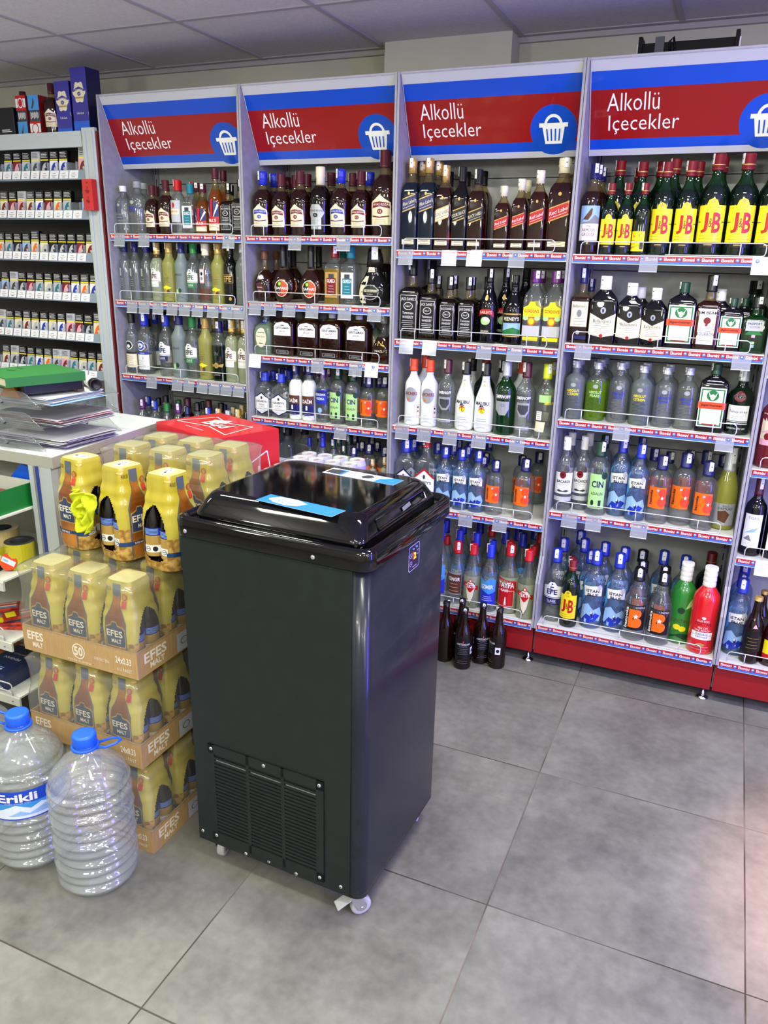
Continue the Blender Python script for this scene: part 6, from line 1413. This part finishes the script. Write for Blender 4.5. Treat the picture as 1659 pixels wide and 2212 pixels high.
o = mb.build('pen_carton'); o.location = (.40, -1.262, .1655); tag(o, 'navy blue pen carton lettered upside down on the lowest rack shelf', 'carton')
snack = noisy('yellow_red_snack_bag', (190, 150, 30), (170, 40, 30), 18, .3, coat=.4)
for i in range(4):
    mb = MB(); n_ = 10; vs = []
    for a in range(n_+1):
        for b_ in range(n_+1):
            u, v = a/n_-.5, b_/n_-.5; vs.append((u*.10, v*.08, .018+.016*math.cos(u*PI)*math.cos(v*PI)))
    for a in range(n_+1):
        for b_ in range(n_+1):
            u, v = a/n_-.5, b_/n_-.5; vs.append((u*.10, v*.08, .018-.016*math.cos(u*PI)*math.cos(v*PI)))
    q = (n_+1)**2; fs = [(a*(n_+1)+b_, (a+1)*(n_+1)+b_, (a+1)*(n_+1)+b_+1, a*(n_+1)+b_+1) for a in range(n_) for b_ in range(n_)]
    mb.add(vs, fs+[tuple(x_+q for x_ in f[::-1]) for f in fs], snack, True); o = mb.build('snack_bag'); o.location = ((.33, .35, .34, .345)[i], (-1.2, -1.10, -1.20, -1.10)[i], .1652+(.0, .0, .036, .036)[i])
    tag(o, ['yellow and red snack bag, lower front, left of the pen carton', 'yellow and red snack bag, lower back, left of pen carton', 'yellow and red snack bag, upper front, left of pen carton', 'yellow and red snack bag, upper back, left of pen carton'][i], 'snack bag', 'snack bags on the rack')
# ---------------------------------------------------------------- letter trays with papers
clr = glass('clear_tray_plastic', (250, 251, 251), (228, 230, 230), .05, .06, gl=1.1, edge=.86)
def letter_tray(z, lab, x1=.655):
    r = thing('letter_tray', (.16, -1.105, z), math.radians(1), lab, 'letter tray', 'stacked letter trays on the counter')
    L_ = x1-.16; D2 = .345
    mb = MB(); mb.box(0, 0, .001, L_-.035, D2, .0035, clr); mb.build('tray_floor', r)
    for y0 in (0, D2-.003):
        pr = [(0, .0), (L_-.04, .0), (L_-.005, .003), (L_-.02, .012), (L_-.045, .030), (L_-.06, .043), (L_-.08, .0505), (0, .0505)]
        mb = MB(); mb.prism(pr, 'y', y0, y0+.003, clr); mb.tube([(a, y0+.0015, b) for a, b in pr[1:]], .0016, clr, 5); mb.build('side_wall', r)
        mb = MB()
        for (a, ang) in ((L_-.17, .9), (L_-.30, -.5), (L_-.24, .1)):
            M = Matrix.Translation((a, y0-(.004 if y0 == 0 else -.004), .026)) @ Matrix.Rotation(ang, 4, 'Y')
            mb.tube([(-.012, 0, 0), (.016, 0, 0)], .0055, clr, 8, M=M); mb.tube([(.0165, 0, 0), (.0185, 0, 0)], .0035, 'black', 8, M=M)
        mb.build('connector_clip', r)
    return r
for k, l in enumerate(['clear plastic letter tray directly on the counter, lowest of three', 'clear plastic letter tray in the middle of three', 'clear plastic letter tray on top of three, under green book']): letter_tray(.9524+.065*k, l)
lilacp = solid('lilac_sleeve', (150, 138, 196), .3, coat=.4); sleeve = glass('grey_plastic_sleeve', (225, 225, 235), (168, 166, 178), .6, .15)
def sheets(x, y, z, n_, ms, lab, w=.30, d=.23, sp=.0018, droop=0):
    mb = MB(); rn = random.Random(int(z*1000))
    for i in range(n_):
        M = Matrix.Rotation(rn.uniform(-.07, .07), 4, 'Z'); m = ms[i % len(ms)]; dx = rn.uniform(-.012, .012); zz = sp*i
        nx = 8; vs = []
        for a in range(nx+1):
            u = a/nx; h_ = zz-droop*max(0, u-.7)**2+ .0006*math.sin(u*9+i)
            for yy in (-d/2, d/2): vs.append(M @ Vector((-w/2+w*u+dx, yy, h_+.001)))
        for a in range(nx+1):
            u = a/nx; h_ = zz-droop*max(0, u-.7)**2+ .0006*math.sin(u*9+i)
            for yy in (-d/2, d/2): vs.append(M @ Vector((-w/2+w*u+dx, yy, h_+.0003)))
        q = 2*(nx+1); fs = [(2*a, 2*a+2, 2*a+3, 2*a+1) for a in range(nx)]; fs += [(q+2*a+1, q+2*a+3, q+2*a+2, q+2*a) for a in range(nx)]; fs += [(2*a, q+2*a, q+2*a+2, 2*a+2) for a in range(nx)]+[(2*a+1, 2*a+3, q+2*a+3, q+2*a+1) for a in range(nx)]
        fs += [(0, 1, q+1, q), (2*nx, q+2*nx, q+2*nx+1, 2*nx+1)]
        mb.add(vs, fs, m, False)
    o = mb.build('paper_stack'); o.location = (x, y, z); tag(o, lab, 'papers', 'papers in the letter trays'); return o
sheets(.525, -.93, .9580, 10, [lilacp, 'white', sleeve, 'white'], 'lilac and white papers sticking out of the lowest letter tray', sp=.0022)
sheets(.52, -.93, 1.0230, 9, [sleeve, 'white', sleeve, 'lgrey', sleeve, 'pink'], 'grey plastic sleeves sticking out of the middle letter tray', sp=.0026)
sheets(.50, -.94, 1.0880, 8, ['white', 'lblue', 'white', 'white'], 'white papers curling out of the top letter tray', sp=.003)
bk = solid('green_book_cloth', (36, 112, 46), .6); pg_ = noisy('cream_page_edges', (206, 200, 170), (226, 222, 196), 200, .8, stretch=(1, 1, 8))
z3 = 1.120
mb = MB(); mb.box(-.09, -.09, 0, .10, .10, .030, 'black', bev=.004); o = mb.build('notebook'); o.location = (.505, -.965, z3); o.rotation_euler = (0, 0, math.radians(-18)); tag(o, 'thick black notebook under the green book', 'notebook')
B_ = thing('book', (.500, -.985, z3+.0305), math.radians(-20), 'worn green cloth-covered ledger on top of the letter trays', 'book')
mb = MB(); mb.box(-.118, -.125, 0, .118, .125, .003, bk); mb.box(-.118, -.125, .026, .118, .125, .029, bk); mb.box(.115, -.125, 0, .1185, .125, .029, bk, bev=.001); g = Gfx(1, 1); g.ell(-.05, -.04, .022, .012, 'dgreen', 16); g.ell(-.05, -.04, .020, .0105, bk, 16); g.rect(-.10, -.005, -.04, -.003, 'dgreen'); g.bake(mb, lambda u, v, d: Vector((u, v, .029+d))); mb.build('cover', B_)
mb = MB(); mb.box(-.115, -.121, .0032, .114, .121, .0258, pg_); mb.build('page_block', B_)
mb = MB(); mb.box(-.025, -.014, 0, .025, .014, .022, solid('brown_small_carton', (84, 74, 56), .5), bev=.003); g = Gfx(1, 1); g.rect(-.016, .006, .016, .008, 'cream'); g.rect(-.018, .010, .018, .0125, 'cream'); g.bake(mb, lambda u, v, d: Vector((u, -.014-d, v))); o = mb.build('small_carton'); o.location = (.600, -.90, 1.1115); o.rotation_euler = (0, 0, -.1); tag(o, 'small brown carton lying on papers right of the green book', 'carton'); 
T_ = thing('spray_tube', (.70, -.955, 1.109), math.radians(-35), 'white tube with black cap lying on the papers', 'tube'); T_.location = (.615, -.84, 1.1310)
mb = MB(); mb.lathe([(.010, -.06), (.019, -.05), (.019, .02)], 'white', 20, M=Matrix.Rotation(PI/2, 4, 'Y')); mb.build('tube_body', T_)
mb = MB(); mb.lathe([(.0195, .020), (.0195, .048), (.016, .050), (.015, .046), (.0, .046)], 'black', 20, M=Matrix.Rotation(PI/2, 4, 'Y'), cap1=False); mb.build('tube_cap', T_)
mb = MB(); orn = glass('orange_cellophane', (240, 180, 60), (214, 140, 40), .55, .1); mb.add([(0, -.0, 0), (.09, 0, 0), (.05, 0, .05), (.075, .03, .0), (.01, .03, .0)], [(0, 1, 2), (1, 3, 2), (3, 4, 2), (4, 0, 2)], orn); o = mb.build('sweet_bag'); o.location = (.46, -1.080, 1.1090); tag(o, 'crumpled orange cellophane bag in the top letter tray', 'bag')
# ---------------------------------------------------------------- red beer box on a pile, can packs
redb = solid('red_beer_carton', (206, 22, 30), .4, coat=.15)
for k in range(3):
    w, d, h = .37, .27, .3225; mb = MB(); mb.box(-w/2, -d/2, 0, w/2, d/2, h, redb, bev=.002)
    if k == 2:
        bt = "P white .08 .22 .92 .22 .92 .78 .08 .78 .08 .76 .906 .76 .906 .24 .094 .24"
        for (fw, fh, wp) in ((d, h, lambda u, v, e: Vector((w/2+e, -d/2+u, v))), (w, d, lambda u, v, e: Vector((-w/2+u, -d/2+v, h+e))), (w, h, lambda u, v, e: Vector((-w/2+u, -d/2-e, v)))):
            g = Gfx(fw, fh); q = [(.08, .25), (.5, .38), (.92, .25), (.80, .78), (.5, .66), (.20, .78)]
            for a in range(6):
                (ax, ay), (bx, by) = q[a], q[(a+1) % 6]; L_ = math.hypot(bx-ax, by-ay); nx_, ny_ = -(by-ay)/L_*.008, (bx-ax)/L_*.008*fw/fh; g.poly([(ax-nx_, ay-ny_), (bx-nx_, by-ny_), (bx+nx_, by+ny_), (ax+nx_, ay+ny_)], 'white')
            g.txt('Bud', .5, .52, .22, .36, 'white', .02); g.txt('KING_OF_BEERS', .5, .17, .03, .3, 'white'); g.bake(mb, wp, off=.0002, base=.0004)
    B_ = mb.build('beer_carton'); B_.location = (.915, -.575, .0005+k*(h+.001)); B_.rotation_euler = (0, 0, math.radians(-22)); tag(B_, ['red beer carton on the floor, bottom of the pile behind the cases', 'red beer carton in the middle of the pile behind the cases', 'red beer carton with white bow-tie outline, topping the pile behind cases'][k], 'carton', 'red beer cartons')
mb = MB(); mb.box(-.035, -.022, 0, .035, .022, .0012, 'white'); o = mb.build('price_card'); o.location = (.90, -.53, .9715); o.rotation_euler = (0, 0, .1); tag(o, 'small white card lying on the red beer carton', 'card')
canw = solid('white_can_print', (226, 224, 236), .35, coat=.3); canp = solid('lilac_can_print', (190, 176, 226), .35, coat=.3)
def can_mesh():
    mb = MB(); mb.lathe([(.024, 0), (.029, .006), (.032, .012), (.0325, .145), (.030, .155), (.0275, .1625), (.0275, .165), (.0262, .165), (.0255, .1615)], None, 20, ms=['silver', 'silver', canp, canw, canw, 'white', 'white', 'white'])
    g = Gfx(1, 1)
    for k in range(3): g.rect(-.010+.003*abs(k-1), -.012+.008*k, .010-.003*abs(k-1), -.007+.008*k, 'pink')
    g.bake(mb, lambda u, v, d: Vector((u, v, .1615+d))); return mb.mesh('beer_can')
CM = can_mesh()
def filmbox(w, d, h):
    mb = MB(); mb.box(-w/2, -d/2, .03, w/2, d/2, h, glass('can_pack_film', (250, 250, 252), (236, 236, 242), .04, .12, edge=.95), bev=.01); return mb.mesh('shrink_film')
FB = filmbox(.266, .331, .1675)
for k in range(5):
    P_ = thing('can_pack', (1.272, -.500, .001+k*.1715), 0, ['shrink-wrapped pack of white beer cans, on the floor of hidden pile', 'pack of white beer cans, second layer of the hidden pile', 'pack of white beer cans, third layer of the hidden pile', 'pack of white beer cans, fourth layer of the hidden pile', 'shrink-wrapped pack of white and pink beer cans behind the freezer lid'][k], 'can pack', 'stacked packs of beer cans')
    for i in range(4):
        for j in range(5): obj('beer_can', CM, P_, ((i-1.5)*.0655, (j-2)*.0655, .0015))
    obj('shrink_film', FB, P_)
